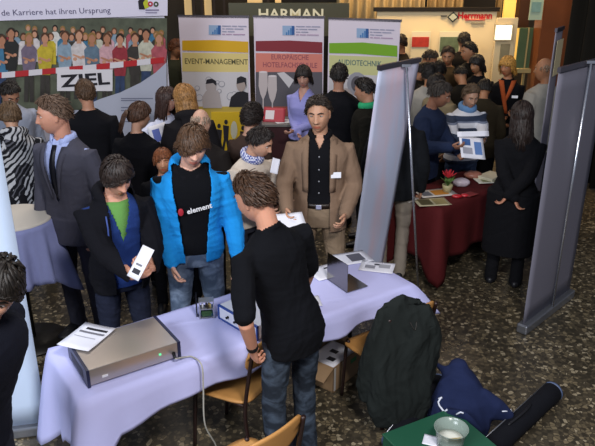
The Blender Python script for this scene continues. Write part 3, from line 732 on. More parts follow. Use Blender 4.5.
for x, y, c_, h_ in front:
    kk += .0003; ci = 8+int(c_[1:])
    bd.poly(m, [(x-4.5, y+34), (x+4.5, y+34), (x+5, y+64), (x+.8, y+64), (x, y+40), (x-.8, y+64), (x-5, y+64)], kk+.003, 8+9 if x % 2 else 8+14)
    bd.poly(m, [(x-8, y+12), (x-3.5, y+6.5), (x+3.5, y+6.5), (min(167, x+8), y+12), (min(167, x+7), y+24), (x+5.2, y+37), (x-5.2, y+37), (x-7, y+24)], kk+.006, ci)
    bd.disc(m, x, y-.6, 4.3, 5.0, kk+.008, h_); bd.poly(m, [(x-4.0, y), (x+4.0, y), (x+(4.4 if h_ > 4 else 3.4), y+(8 if h_ > 4 else 3)), (x-(4.4 if h_ > 4 else 3.4), y+(8 if h_ > 4 else 3))], kk+.0052, h_); bd.poly(m, [(x-1.6, y+3), (x+1.6, y+3), (x+2.6, y+8.5), (x-2.6, y+8.5)], kk+.009, int(x) % 3); bd.poly(m, [(x-7, y+20), (x-5.4, y+19), (x+3, y+22), (x+2.4, y+24.4)], kk+.0105, int(x) % 3); bd.poly(m, [(x-3.2, y-.6), (x, y-4.2), (x+3.4, y-.4), (x+3, y-3.6), (x, y-5.3), (x-3.2, y-3.4)], kk+.0125, h_)
    bd.disc(m, x, y+.9, 3.4, 4.4, kk+.011, int(x) % 3); bd.disc(m, x-5+(x % 3), y+24, 2.0, 1.8, kk+.010, 1); bd.disc(m, x+4, y+22, 1.8, 1.6, kk+.010, 0)
m.build('crowd_print', pal, rb)
m = MB(); n = 13
for i in range(n):
    x0 = -12+(176/n)*i; x1 = x0+176/n+.1; f = lambda x: 75.5-.085*max(0, x) - (max(0, x-90)*.02)
    x1 = min(x1, 166)
    bd.poly(m, [(x0, f(x0)-3), (x1, f(x1)-3), (x1, f(x1)+2.8), (x0, f(x0)+2.8)], .028, i % 2)
m.build('tape_print', [ink('tapered', 'b0262c'), ink('tapewhite', 'd2cdd2')], rb)
m = MB(); bd.rect(m, 57, 69.5, 112.5, 91, .030, 0); m.build('sign_print', ink('signwhite', 'd6d2d6'), rb)
bd.text('lettering', 'ZIEL', 85.5, 80.5, .034, 11.5, ink('black', '1d1b22'), fat=.03, sx=1.5)
m = MB(); bd.poly(m, [(166.5, 62.5), (166.5, 200), (60, 200), (84, 106), (100, 99), (120, 92.5), (140, 83), (155, 73)], .036, 0)
m.build('swoosh_print', ink('paleblue', 'a9acbb'), rb)
m = MB(); 
for i, (y, x1) in enumerate(((98, 153), (100, 140), (107, 146), (110, 138), (117, 150), (121, 144))): bd.rect(m, 121, y, x1, y+1, .039, 0)
m.build('text_lines', ink('textgrey', '6f7286'), rb)

# three roll-up banners of the media school
def rollup(px0, px1, yl, yr, colr, band, title, label, idx, Ys):
    A = at(px0, 60, Ys[0]); B = at(px1, 60, Ys[1]); A.z = B.z = 0
    r = thing('rollup_banner', label, 'banner', ((A.x+B.x)/2, (A.y+B.y)/2, 0), 0, 'media school roll-up banners'); b = Board(r, A, B)
    zt = at((px0+px1)/2, (yl+yr)/2, (Ys[0]+Ys[1])/2).z
    b.slab('sheet', .09, zt, .004, ink('bannerwhite', 'cfc6d4'))
    b.slab('top_rail', zt-.012, zt+.02, .03, mat('alu_dark', '56525a', .4, metal=.6), -.01, b.L+.01)
    b.slab('base_cassette', .0, .09, .09, mat('alu', '8d8f96', .35, metal=.8), -.02, b.L+.02, .01)
    ps = MB(); c = (b.A+b.u*b.L/2-b.n*.03)-r.location; ps.tube([(c.x, c.y, .08), (c.x, c.y, zt)], .012); ps.build('support_pole', mat('alu', '8d8f96', .35, metal=.8), r)
    f = lambda x: yl+(yr-yl)*(x-px0)/(px1-px0)     # top edge
    def R_(mb, x0, a, x1, c_, k, mi=0): b.poly(mb, [(x0, f(x0)+a), (x1, f(x1)+a), (x1, f(x1)+c_), (x0, f(x0)+c_)], k, mi)
    xl, xr = px0+1.2, px1-1.2; W = xr-xl
    m = MB(); b.poly(m, [(xl, f(xl)+24), (xl+W*.5, f(xl)+23.4), (xr, f(xr)+24.2), (xr, f(xr)+35.3), (xl+W*.4, f(xl)+34.6), (xl, f(xl)+34)], .004)
    m.build('colour_band', ink('band%d' % idx, band), r)
    m = MB(); R_(m, xl, 36, xr, 55, .003); m.build('title_field', ink('field%d' % idx, colr), r)
    m = MB(); lx = px0+W*.42
    R_(m, lx, 8.2, lx+12, 17.6, .004, 0); 
    for q in range(4): R_(m, lx+3.4+q*2.1, 14.8-q*2.1, lx+4.8+q*2.1, 17.4, .006, 1)
    R_(m, lx+9.2, 8.4, lx+12, 17.4, .0065, 2)
    m.build('tower_logo', [ink('logoblue', '8aa3c4'), ink('logomid', '3f74ad'), ink('logodark', '2a5590')], r)
    m = MB()
    for q, ws in enumerate(((9, 5, 8.5), (2.5, 8, 9), (4.5, 7), (3, 6, 12))):
        x_ = lx+13.4
        for w_ in ws: R_(m, x_, 8.4+q*2.75, min(xr, x_+w_), 9.3+q*2.75, .004, 1 if q == 3 else 0); x_ += w_+.9
    m.build('small_print', [ink('textslate', '8a8ca6'), ink('textrose', 'a287a4')], r)
    tl = title.split('\n')
    tcol = ink('titletext%d' % idx, {0: '565338', 1: '8c4a55', 2: '4f6a6a'}[idx])
    for q, t_ in enumerate(tl):
        b.text('lettering', t_, px0+W*(.53 if idx < 2 else .46), f(px0+W/2)+({0: 44.8, 2: 43.0}.get(idx, 0) if len(tl) == 1 else 40.0+7.8*q), .005, 5.3 if idx != 1 else 5.0, tcol, fat=.012, sx={0: .86, 1: .84, 2: .82}[idx])
    return b, r, f, xl, xr
col_b = [('cdbb7a', 'c99d1c'), ('c8796c', '7c2832'), ('bdbd88', '6fa022')]
b, r, f, xl, xr = rollup(181, 249.5, 16.5, 17.5, *col_b[0], 'EVENT-MANAGEMENT', 'roll-up banner with a yellow band titled EVENT-MANAGEMENT', 0, (8.75, 8.65))
m = MB(); b.rect(m, xl, 72, xr, 108, .004, 0); b.rect(m, xl, 106.5, xr, 120, .006, 1)
rg = random.Random(2)
for q in range(15):
    x, y, r_ = rg.uniform(xl+14, xr-14), rg.uniform(76, 102), rg.uniform(2, 4.2)
    b.disc(m, x, y, r_, r_*.95, .006+q*.0002, 2); b.disc(m, x, y, r_-.7, (r_-.7)*.95, .008+q*.0002, 0)
b.poly(m, [(203, 108), (202, 97), (206, 91), (213, 88), (219, 92), (222, 108)], .012, 3); b.disc(m, 211, 86, 5.3, 7, .013, 3); b.poly(m, [(205.5, 84), (207, 79.5), (212, 78.5), (216, 81), (216.5, 86), (213, 83)], .0145, 4)
b.poly(m, [(229, 107), (231, 97), (237, 92), (243, 91), (xr, 93), (xr, 107)], .012, 4); b.disc(m, 241, 85, 4.6, 6.6, .0145, 5); b.poly(m, [(236.5, 84), (237, 78), (241, 76), (246, 78), (246.5, 88), (244.5, 82)], .016, 4)
m.build('picture', [ink('picgrey', 'c0bdc2'), ink('mustard', 'b29a45'), ink('ringgrey', '8e8e98'), ink('fadedgrey', 'a59c9c'), ink('black', '1d1b22'), ink('facegrey', '9d8f8a')], r)
b, r, f, xl, xr = rollup(254.5, 323.5, 17, 18, *col_b[1], 'EUROPÄISCHE\nHOTELFACHSCHULE', 'roll-up banner with a dark red band and two champagne flutes', 1, (8.72, 8.62))
m = MB(); b.rect(m, xl, 72, xr, 107, .004, 0); b.rect(m, xl, 106.5, xr, 116.5, .006, 1); b.rect(m, xl, 116, xr, 150, .006, 0)
b.poly(m, [(277, 73), (284, 72), (294, 80), (289, 88)], .007, 4)
for x, y in ((263.2, 72), (272.4, 76)):
    b.poly(m, [(x-4.2, y), (x+4.2, y), (x+4.6, y+14), (x+2.8, y+22), (x+.6, y+27), (x+.6, y+38), (x+4.2, y+40.5), (x-4.2, y+40.5), (x-.6, y+38), (x-.6, y+27), (x-2.8, y+22), (x-4.6, y+14)], .009+x*.00001, 2)
    b.disc(m, x, y, 4.2, .9, .012, 3)
m.build('picture', [ink('darkgrey', '55525a'), ink('brick', '8f4a3c'), ink('glasspale', 'b8aeb0'), ink('glasslight', 'd0c8cc'), ink('picgrey', 'c0bdc2')], r)
b, r, f, xl, xr = rollup(328, 398.5, 19, 21.5, *col_b[2], 'AUDIOTECHNIK', 'roll-up banner with a green band titled AUDIOTECHNIK', 2, (8.6, 8.3))
m = MB(); b.poly(m, [(xl, 74), (xr-1, 76), (xr-1, 130), (xl, 130)], .004, 0); b.disc(m, 357, 84, 10, 12, .006, 1); b.disc(m, 357, 84, 6, 8, .008, 2); b.disc(m, 345, 98, 8, 10, .007, 3)
m.build('picture', [ink('picgrey', 'c0bdc2'), ink('ringgrey', '8e8e98'), ink('darkgrey', '55525a'), ink('fadedgrey', 'a59c9c')], r)

# plain-backed banners near the camera
grey_fabric = lambda n, c: mat(n, c, .45, .4, nz=.05, nscale=1.5)
alu = mat('alu', '8d8f96', .35, metal=.8); alu_b = mat('alu_bright', 'c8cad2', .25, metal=.9)
def plain_banner(P, name_c, label, pole=None, top=True, name='rollup_banner', thick=.006, basebox=True, logo=False, shade='fabric', gh=None):
    """P = bottom-left, bottom-right, top-right, top-left"""
    P = [Vector(p) for p in P]; o = (P[0]+P[1])/2; o.z = 0
    r = thing(name, label, 'banner', o); Q = [p-o for p in P]
    n = (Q[1]-Q[0]).cross(Q[3]-Q[0]).normalized()
    V = []; Fc = []; nu, nv = 10, 14
    for j in range(nv+1):
        for i in range(nu+1):
            u, v = i/nu, j/nv; p = (Q[0]*(1-u)+Q[1]*u)*(1-v)+(Q[3]*(1-u)+Q[2]*u)*v
            V.append(p+n*.012*math.sin(u*math.pi)*math.sin(v*math.pi))
    for j in range(nv):
        for i in range(nu): a = j*(nu+1)+i; Fc.append((a, a+1, a+nu+2, a+nu+1))
    sh = mesh_obj('sheet', V, Fc, name_c, r); md = sh.modifiers.new('t', 'SOLIDIFY'); md.thickness = thick
    if top:
        m = MB(); d = (Q[2]-Q[3]).normalized(); a, c = Q[3]-d*.01, Q[2]+d*.01; k = n*.012; up = Vector((0, 0, .035))
        m.hexa([a-k, c-k, c+k, a+k, a-k+up, c-k+up, c+k+up, a+k+up]); m.build('top_rail', mat('alu_dark', '56525a', .4, metal=.6), r)
    if basebox:
        m = MB(); d = (Q[1]-Q[0]).normalized(); a, c = Q[0]-d*.02, Q[1]+d*.02; a.z = c.z = 0; k = Vector((n.x, n.y, 0)).normalized()*.045; up = Vector((0, 0, max(.05, Q[0].z)))
        m.hexa([a-k, c-k, c+k, a+k, a-k+up, c-k+up, c+k+up, a+k+up]); m.build('base_cassette', alu, r, bevel=.012)
    if pole:
        m = MB(); m.tube([Vector(q)-o for q in pole], .010, 10); m.build('support_pole', alu_b, r, True)
        m = MB(); e = Vector(pole[-1])-o; m.box(tuple(e), (.07, .02, .02)); m.build('hook', alu_b, r)
    return r, Q, n
BL, BR = on(522, 333, .0), on(567, 298, .0)
u = (BR-BL).normalized(); BR = BL+u*.86; nrm = Vector((u.y, -u.x, 0))
zt = 2.06
plain_banner([(BL.x, BL.y, .08), (BR.x, BR.y, .08), (BR.x, BR.y, zt), (BL.x, BL.y, zt)], grey_fabric('grey_banner_back', '6e6c78'),
             'tall roll-up banner seen from its plain grey back, nearest at the right edge', [tuple(BL+u*.44-nrm*-.035+Vector((0, 0, .08))), tuple(BL+u*.44+nrm*.035+Vector((0, 0, zt+.03)))])
C0_ = Vector((2.46, 6.55, 0)); C1 = Vector((2.62, 6.80, 0))
r_, Q, n_ = plain_banner([(C0_.x, C0_.y, .08), (C1.x, C1.y, .08), (C1.x, C1.y, 2.14), (C0_.x, C0_.y, 2.14)], grey_fabric('pale_banner', '8b8793'),
             'narrow pale banner standing just behind the big grey banner at the right')
m = MB(); 
m.prism([Q[3]*(1-a)+Q[2]*a+Vector((0, 0, z)) + n_*.02 for a, z in ((.06, -.08), (.94, -.08), (.94, -.42), (.06, -.42))], n_*.002)
m.build('picture', mat('cream_print', 'd8c9a0', .6), r_)
frosted = mat('frosted_sheet', 'a9b0cc', .35, .4); nt = frosted.node_tree; tc = nt.nodes.new('ShaderNodeTexCoord'); mp = nt.nodes.new('ShaderNodeMapping'); mp.inputs['Scale'].default_value = (3.2, 3.2, .8)
ns = nt.nodes.new('ShaderNodeTexNoise'); ns.inputs['Scale'].default_value = 1.6; rr = nt.nodes.new('ShaderNodeValToRGB'); e_ = rr.color_ramp.elements
e_[0].position = .40; e_[0].color = lin('bcc4dc'); e_[1].position = .66; e_[1].color = lin('cdb8c6')
nt.links.new(tc.outputs['Object'], mp.inputs[0]); nt.links.new(mp.outputs[0], ns.inputs['Vector']); nt.links.new(ns.outputs['Fac'], rr.inputs[0]); nt.links.new(rr.outputs[0], nt.nodes['Principled BSDF'].inputs['Base Color'])
# leaning banner in the middle
plain_banner([(.43, 5.10, .04), (.73, 5.36, .04), (.975, 5.42, 2.02), (.61, 5.06, 2.01)], frosted,
             'leaning pale banner with its silver pole behind the right end of the table', [(1.075, 5.26, .02), (.84, 5.22, 2.02)], basebox=False)
# white banner at the left edge
plain_banner([(-2.40, 3.26, .07), (-1.58, 3.44, .07), (-1.58, 3.44, 2.1), (-2.40, 3.26, 2.1)], mat('pale_blue_sheet', 'c3d3ea', .4, .4),
             'pale blue-white banner standing at the left end of the clothed table')
# ------------------------------------------------------------------ people
def wp(px, py, Y): v = at(px, py, Y); return ('w', v.x, v.y, v.z)
def xy(px, py, z): v = on(px, py, z); return v.x, v.y
def front_strip(ctx, name, xs, z0, z1, out, m, n=6, w2=None):
    """cloth strip lying on the chest from z0 up to z1; xs=(x_bottom, x_top, halfwidth_bottom, halfwidth_top)"""
    V = []; F = []
    for i in range(n+1):
        t = i/n; z = z0+(z1-z0)*t; xc = xs[0]+(xs[1]-xs[0])*t; hw = xs[2]+(xs[3]-xs[2])*t
        for q in (-1, 0, 1): V.append(chest(ctx, xc+q*hw, z, out+(.004 if q == 0 else 0), 1))
    for i in range(n):
        for q in (0, 1): a = i*3+q; F.append((a, a+1, a+4, a+3))
    o = mesh_obj(name, V, F, m, ctx['root']); md = o.modifiers.new('t', 'SOLIDIFY'); md.thickness = .006; md.offset = 0
    return o
def lapels(ctx, m, z0=1.12, z1=1.46, x0=.02, xt=.075, w=.045, out=.036, w0=.004):
    for sd in (-1, 1):
        o = front_strip(ctx, 'lapel', (sd*(x0+.01), sd*(xt+.005), w0, w*.5), z0, z1, out, m, 8)
def shirt_collar(ctx, m, z=1.475, r=.066, hgt=.032):
    T = ctx['T']; s = ctx['s']; V = []; F = []; n = 18
    for i in range(n+1):
        a = R(-158+316*i/n)
        for k, (dr, dz) in enumerate(((0, -.012), (.0, hgt), (.012, hgt-.004), (.022, -.010))):
            V.append(T((math.sin(a)*(r+dr), .014+math.cos(a)*(r+dr), z+dz-(.018 if abs(a) > 2.2 else 0))))
    for i in range(n):
        for k in range(3): q = i*4+k; F.append((q, q+1, q+5, q+4))
    o = mesh_obj('collar', V, F, m, ctx['root']); md = o.modifiers.new('t', 'SOLIDIFY'); md.thickness = .004
def buttons(ctx, xs, zs, out, m):
    for z in zs:
        mb = MB(); mb.ball(chest(ctx, xs, z, out), .0065, 5); mb.build('button', m, ctx['root'], True)
def badge(ctx, x, z, out, w=.075, h=.045, col='e8e8ee'):
    c = chest(ctx, x, z, out); M = Matrix.Translation(c) @ ctx['Rt'].to_4x4()
    mb = MB(); mb.box((0, 0, 0), (w, .004, h), M=M @ Matrix.Rotation(R(8 if x > 0 else -8), 4, 'Z')); mb.build('name_badge', mat('badge_white', col, .4), ctx['root'])
def belt(ctx, z=1.0, m=None):
    pr = PROF_M; ww, dd, yo = prof_at(pr, z); T = ctx['T']; V = []; F = []; n = 32
    for i in range(n):
        a = 2*math.pi*i/n
        for dz in (-.018, .018): V.append(T((math.cos(a)*(ww+.016), yo+math.sin(a)*(dd+.018), z+dz)))
    for i in range(n): q = i*2; p = (2*i+2) % (2*n); F.append((q, p, p+1, q+1))
    o = mesh_obj('belt', V, F, m or mat('belt_leather', '241a14', .4), ctx['root']); md = o.modifiers.new('t', 'SOLIDIFY'); md.thickness = .006
    mb = MB(); mb.box(tuple(T((0, yo-dd-.024, z))), (.045, .006, .036)); mb.build('buckle', mat('alu_bright', 'c8cad2', .25, metal=.9), ctx['root'], bevel=.003)
blk = cloth('black_cloth', '0d0d12'); blkj = cloth('black_jersey', '090a0f'); navy = cloth('navy_cloth', '161c33')
def denim(name, c1, c2, sc=9):
    m = cloth(name, c1); nt = m.node_tree; b = nt.nodes['Principled BSDF']; tc = nt.nodes.new('ShaderNodeTexCoord')
    n = nt.nodes.new('ShaderNodeTexNoise'); n.inputs['Scale'].default_value = sc; n.inputs['Detail'].default_value = 6; n.inputs['Distortion'].default_value = .6
    mp = nt.nodes.new('ShaderNodeMapping'); mp.inputs['Scale'].default_value = (1, 1, 1.6); nt.links.new(tc.outputs['Object'], mp.inputs[0]); nt.links.new(mp.outputs[0], n.inputs['Vector'])
    r = nt.nodes.new('ShaderNodeValToRGB'); r.color_ramp.elements[0].position = .42; r.color_ramp.elements[0].color = lin(c1); r.color_ramp.elements[1].position = .68; r.color_ramp.elements[1].color = lin(c2)
    nt.links.new(n.outputs['Fac'], r.inputs[0]); nt.links.new(r.outputs[0], b.inputs['Base Color']); return m
jeans_dark = denim('dark_denim', '20262f', '465160'); jeans_mid = denim('mid_denim', '4c5a70', '7b8ba3')

# 1 the young man in the black polo shirt, back to us
x, y = on(292, 322, .98).x, 3.10
c = person('person in a black polo shirt and jeans, back turned, nearest side of the table', x, y, 217, 1.82, lean=9, side=9, hyaw=18, hpitch=8, hroll=0,
    tone='c08a72', hairst='short', hairc='3a2618', near=2, seed=11, hl=wp(253, 350, 2.93), hr=wp(300, 300, 3.45), curl=55,
    pants=jeans_dark, feet=((.13, .02), (-.11, -.04)), shoe='20202a', build=.90,
    top=dict(name='polo_shirt', mat=blkj, sleeve=-.10, hem=.80, grow=.016, arm=(.064, .060, .05), wr=.009, collar=.03, flare=.012))
wr_ = c['arms'][1]; e, q = wr_[1], wr_[2]; m = MB(); d = (q-e).normalized(); V_, F_l = loft([q-d*.035, q-d*.022], [.031, .031], 14); m.add(V_, F_l); m.build('bracelet', mat('black_strap', '18181c', .4), c['root'], True)
# jeans pocket seams
# 2 the boy in the blue hoodie
x, y = -.70, 4.14
blue = cloth('blue_fleece', '1c86cf', nz=.08)
c = person('person with a brown fringe in an open bright blue hooded jacket', x, y, 12, 1.86, lean=10, hyaw=4, hpitch=8, hroll=8, tone='d0a08c', hairst='fringe', hairc='46301f', near=2, seed=22,
    hr=wp(176, 288, 3.98), hl=wp(243, 285, 4.05), curl=35, pants=jeans_mid, hair_d=1.2,
    top=dict(name='tee_shirt', mat=blkj, sleeve=-.3, hem=.92, collar=.012, wr=.004),
    jacket=dict(name='hooded_jacket', mat=blue, hem=.84, open=(.060, .115, 1.38, .80), hood=.05, wr=.011, grow=.028, arm=(.078, .068, .050), sleeve=.95))
shirt_w = mat('print_teeletters', 'd8d8dc', .6)
cc = chest(c, .035, 1.265, .022); Mx = Matrix.Translation(cc) @ c['Rt'].to_4x4() @ Matrix.Rotation(R(8), 4, 'Z') @ Matrix.Rotation(R(84), 4, 'X') @ Matrix.Rotation(R(8), 4, 'Z')
text('lettering', 'element', Mx, .050, shirt_w, c['root'], fat=.0012); 
cc = chest(c, -.075, 1.245, .024); m = MB(); m.ball(cc, (.018, .005, .026), 8); m.build('tee_emblem', mat('print_teered', '9c2230', .6), c['root'], True)
m = MB(); T = c['T']; s = c['s']
inner = loft([T((math.sin(R(a))*(.086 if abs(a) < 120 else .075), .015+math.cos(R(a))*.08, 1.455+.03*math.cos(R(a)))) for a in range(-150, 151, 25)], [.03]*13, 10)
m.add(*inner); m.build('inner_hood', blk, c['root'], True)
# 3 the boy reading, left
x, y = -1.15, 3.90
c = person('person in a dark coat and green shirt reading a white leaflet behind the silver device', x, y, 30, 1.72, lean=7, hyaw=8, hpitch=20, tone='c48f78', hairst='mop', hairc='241a16', near=2, seed=33,
    hr=wp(133, 276, 3.52), hl=wp(151, 268, 3.60), curl=48, pants='1c2030', hair_d=1.25,
    palm={-1: (Vector((.75, -.2, .35)), Vector((.2, .9, .3)), Vector((.2, -.3, .9))), 1: (Vector((-.75, -.35, .3)), Vector((-.3, .9, .2)), Vector((0, -.3, .9)))},
    top=dict(name='blue_zip_top', mat=cloth('navy_fleece', '20366e'), sleeve=.6, hem=.84, vneck=(1.47, 1.22, .075), grow=.018, wr=.006),
    jacket=dict(name='dark_coat', mat=cloth('charcoal_coat', '0e0e14'), hem=.80, open=(.085, .095, 1.36, .76, .02), hood=.052, wr=.010, grow=.036, arm=(.085, .076, .055)))
front_strip(c, 'green_shirt', (0, 0, .01, .08), 1.20, 1.455, .010, cloth('green_jersey', '5f8f4a'), 8)
# lanyard-like cord of the coat
m = MB(); m.tube([chest(c, -.095, z, .052) for z in (1.40, 1.33, 1.26, 1.18, 1.10)], .005, 6); m.build('coat_cord', mat('blue_cord', '3c4f8e', .6), c['root'], True)
# 4 man in the grey suit
suit = cloth('grey_suit', '4b4b58'); lb = cloth('pale_blue_shirt', 'a9b6e4', nz=.04)
x, y = -1.66, 4.62
c = person('person in a grey suit, pale blue shirt and dark tie looking to the left', x, y, -22, 1.90, lean=2, hyaw=-46, hpitch=6, tone='c08a74', hairst='neat', hairc='5a4638', near=2, seed=44,
    pants='3c3c48', top=dict(name='dress_shirt', mat=lb, hem=.95, wr=.003, grow=.012),
    jacket=dict(name='suit_jacket', mat=suit, hem=.76, open=(.006, .085, 1.44, 1.08), wr=.006, grow=.032, arm=(.080, .066, .050)))
shirt_collar(c, lb); lapels(c, suit, 1.10, 1.45, .015, .085, .05, .038)
front_strip(c, 'tie', (0, 0, .030, .016), 1.10, 1.455, .018, mat('tie_silk', '15161f', .4), 8)
# 5 man at the lower left edge, close
x, y = -1.37, 2.26
c = person('person with black hair and black top seen close at the lower left corner', x, y, 75, 1.84, lean=20, hyaw=-60, hpitch=6, hroll=10, hl=(.22, .22, .85), hr=(-.22, .22, .85), tone='cf9c84', hairst='mop', hairc='18130f', near=2, seed=55, pants='20222c', hair_d=1.25,
    top=dict(name='black_top', mat=cloth('ink_cloth', '131520'), hem=.82, wr=.009, grow=.024, collar=.02))
# 6 boy with the patterned scarf
x, y = -.42, 4.98
c = person('person in a cream jacket with a blue checked scarf bending over a leaflet', x, y, 48, 1.64, lean=12, hyaw=20, hpitch=14, tone='c99a80', hairst='neat', hairc='1d1512', near=True, seed=66,
    hl=wp(283, 196, 4.72), hr=wp(268, 212, 4.65), pants='2a2c36', curl=45,
    top=dict(name='sweater', mat=cloth('cream_knit', 'cfc2b4'), hem=.85, grow=.026, arm=(.07, .062, .045)))
chk = mat('checked_scarf', '4a57a0', .9); nt = chk.node_tree; ck = nt.nodes.new('ShaderNodeTexChecker'); ck.inputs['Scale'].default_value = 70; ck.inputs[1].default_value = lin('d5d8ea'); ck.inputs[2].default_value = lin('3e4c98')
tc = nt.nodes.new('ShaderNodeTexCoord'); nt.links.new(tc.outputs['Object'], ck.inputs[0]); nt.links.new(ck.outputs[0], nt.nodes['Principled BSDF'].inputs['Base Color'])
def scarf(c, m_, r=.034, name='scarf', tails=False):
    T = c['T']; m = MB(); pts = [T((math.sin(R(a))*.075, .010+math.cos(R(a))*.078, 1.492-.012*math.cos(R(a+180)))) for a in range(0, 361, 20)]
    V_, Fx = loft(pts, [(r*.7, r)]*len(pts), 10, ref=(0, 0, 1)); m.add(V_, Fx)
    if tails:
        for q in (-.05, .05):
            V_, Fx = loft([chest(c, q*.6, 1.46, .03), chest(c, q, 1.35, .05), chest(c, q, 1.18, .05)], [(.03, .012)]*3, 8); m.add(V_, Fx)
    return m.build(name, m_, c['root'], True)
scarf(c, chk)
# 7 man in the tan blazer
tan = cloth('tan_corduroy', '7d6654', nz=.10); x, y = .17, 4.86
c = person('person in a tan blazer over a black shirt with a white name badge', x, y, -4, 1.86, lean=3, hyaw=-8, hpitch=4, hroll=-3, tone='b98b70', hairst='neat', hairc='2a2019', near=2, seed=77,
    hr=wp(287, 210, 4.50), hl=wp(345, 214, 4.62), curl=35, pants=cloth('beige_corduroy', '84715d'), feet=((.16, 0), (-.14, 0)), build=1.03,
    top=dict(name='black_shirt', mat=cloth('black_shirt_cloth', '0e0e12'), hem=.98, vneck=(1.48, 1.41, .04), grow=.014, wr=.004),
    jacket=dict(name='blazer', mat=tan, hem=.78, open=(.085, .075, 1.45, .74), wr=.006, grow=.034, arm=(.080, .068, .050)))
shirt_collar(c, MC[('black_shirt_cloth', '0e0e12')]); lapels(c, tan, 1.10, 1.46, .085, .095, .05, .042, .02)
badge(c, .118, 1.235, .056); buttons(c, 0, (1.36, 1.27, 1.18, 1.09), .020, mat('button_grey', '8d8d92', .3)); belt(c, .985)
# 8 woman in lavender
x, y = .07, 7.35
lav = cloth('lavender_blouse', '8a8ac2', nz=.06)
c = person('person with dark wavy hair in a lavender blouse in front of the champagne-glass banner', x, y, -22, 1.72, True, hyaw=12, hpitch=14, tone='b98a78', hairst='bob', hairc='1c1413', seed=88,
    hl=(-.02, -.24, 1.06), hr=(.03, -.22, 1.02), pants='1a1a20', top=dict(name='blouse', mat=lav, hem=.92, grow=.014, vneck=(1.48, 1.36, .06)))
# 9 man in black beside her
x, y = on(339, 64, 1.77).x, 7.0
person('person in a black jacket with short dark hair between lavender blouse and green collar', x, y, 168, 1.77, tone='a87a64', hairst='neat', hairc='17120f', seed=99, hl=(-.1, -.25, 1.1), hr=(.1, -.25, 1.1), pants='17171c',
    top=dict(name='black_jacket', mat=blk, hem=.82, grow=.036, arm=(.08, .07, .05)))
# 10 green collar
c = person('person in a black jacket with a bright green collar beside the leaning pale banner', .68, 6.45, -100, 1.72, hyaw=-20, hpitch=12, tone='a87a62', hairst='neat', hairc='17110e', seed=101, pants='1a1a20',
    top=dict(name='black_jacket', mat=cloth('black_nylon', '16140f', nz=.3), hem=.80, grow=.045, arm=(.09, .078, .055), wr=.012))
scarf(c, cloth('green_fleece', '2f9a68'), .036, 'collar')
# 11 patterned jacket boy, 12, 13
pat = cloth('zigzag_cloth', '2a2a2e'); nt = pat.node_tree; tc = nt.nodes.new('ShaderNodeTexCoord'); vv = nt.nodes.new('ShaderNodeTexVoronoi'); vv.inputs['Scale'].default_value = 11; vv.distance = 'MANHATTAN'
wv = nt.nodes.new('ShaderNodeTexWave'); wv.inputs['Scale'].default_value = 11; wv.inputs['Distortion'].default_value = 9; wv.inputs['Detail Scale'].default_value = .9
nt.links.new(tc.outputs['Object'], vv.inputs['Vector']); nt.links.new(vv.outputs['Color'], wv.inputs['Vector'])
w2 = nt.nodes.new('ShaderNodeTexWave'); w2.inputs['Scale'].default_value = 13; w2.inputs['Distortion'].default_value = 2.5; w2.bands_direction = 'DIAGONAL'; nt.links.new(tc.outputs['Object'], w2.inputs['Vector'])
sp_ = nt.nodes.new('ShaderNodeSeparateColor'); nt.links.new(vv.outputs['Color'], sp_.inputs[0])
ad = nt.nodes.new('ShaderNodeMath'); ad.operation = 'MULTIPLY'; nt.links.new(sp_.outputs[0], ad.inputs[0]); nt.links.new(w2.outputs['Fac'], ad.inputs[1])
rr = nt.nodes.new('ShaderNodeValToRGB'); rr.color_ramp.interpolation = 'CONSTANT'; rr.color_ramp.elements[0].color = lin('17171b'); rr.color_ramp.elements[1].position = .34; rr.color_ramp.elements[1].color = lin('a9a9ac'); q = rr.color_ramp.elements.new(.2); q.color = lin('55555c')
nt.links.new(ad.outputs[0], rr.inputs[0]); nt.links.new(rr.outputs[0], nt.nodes['Principled BSDF'].inputs['Base Color'])
c = person('person in a black and white patterned jacket, back turned', -2.42, 5.55, 205, 1.66, lean=6, hyaw=0, hpitch=16, tone='b58a70', hairst='mop', hairc='56412c', near=True, seed=111, pants='1c1c22',
    top=dict(name='hooded_jacket', mat=pat, hem=.74, grow=.04, arm=(.085, .075, .055), hood=.05, wr=.01))
person('person in a pale grey jacket behind the patterned jacket, looking down at the left edge', -2.78, 6.35, 40, 1.76, lean=5, hpitch=30, tone='a5765e', hairst='neat', hairc='1d1713', seed=121, pants='22222a',
    top=dict(name='pale_jacket', mat=cloth('pale_grey_cloth', '8f95a6'), hem=.82, grow=.04, arm=(.085, .07, .05)))
person('person with tousled brown hair and black coat in front of the ZIEL sign', -1.93, 6.10, 195, 1.76, hyaw=20, hpitch=6, tone='b07f66', hairst='wavy', hairc='4a3524', seed=131, pants='1a1a20',
    top=dict(name='black_coat', mat=blk, hem=.74, grow=.045, arm=(.09, .075, .055)), jacket=None)
# 14 ponytail woman
person('person with a brown ponytail and black coat, back turned, right of the grey suit', -1.38, 5.55, 160, 1.66, True, lean=3, hyaw=-22, hpitch=10, tone='b58a74', hairst='pony', hairc='3f2719', near=True, seed=141, pants='15151a', 
    top=dict(name='black_coat', mat=blk, hem=.72, grow=.045, arm=(.09, .075, .055)))
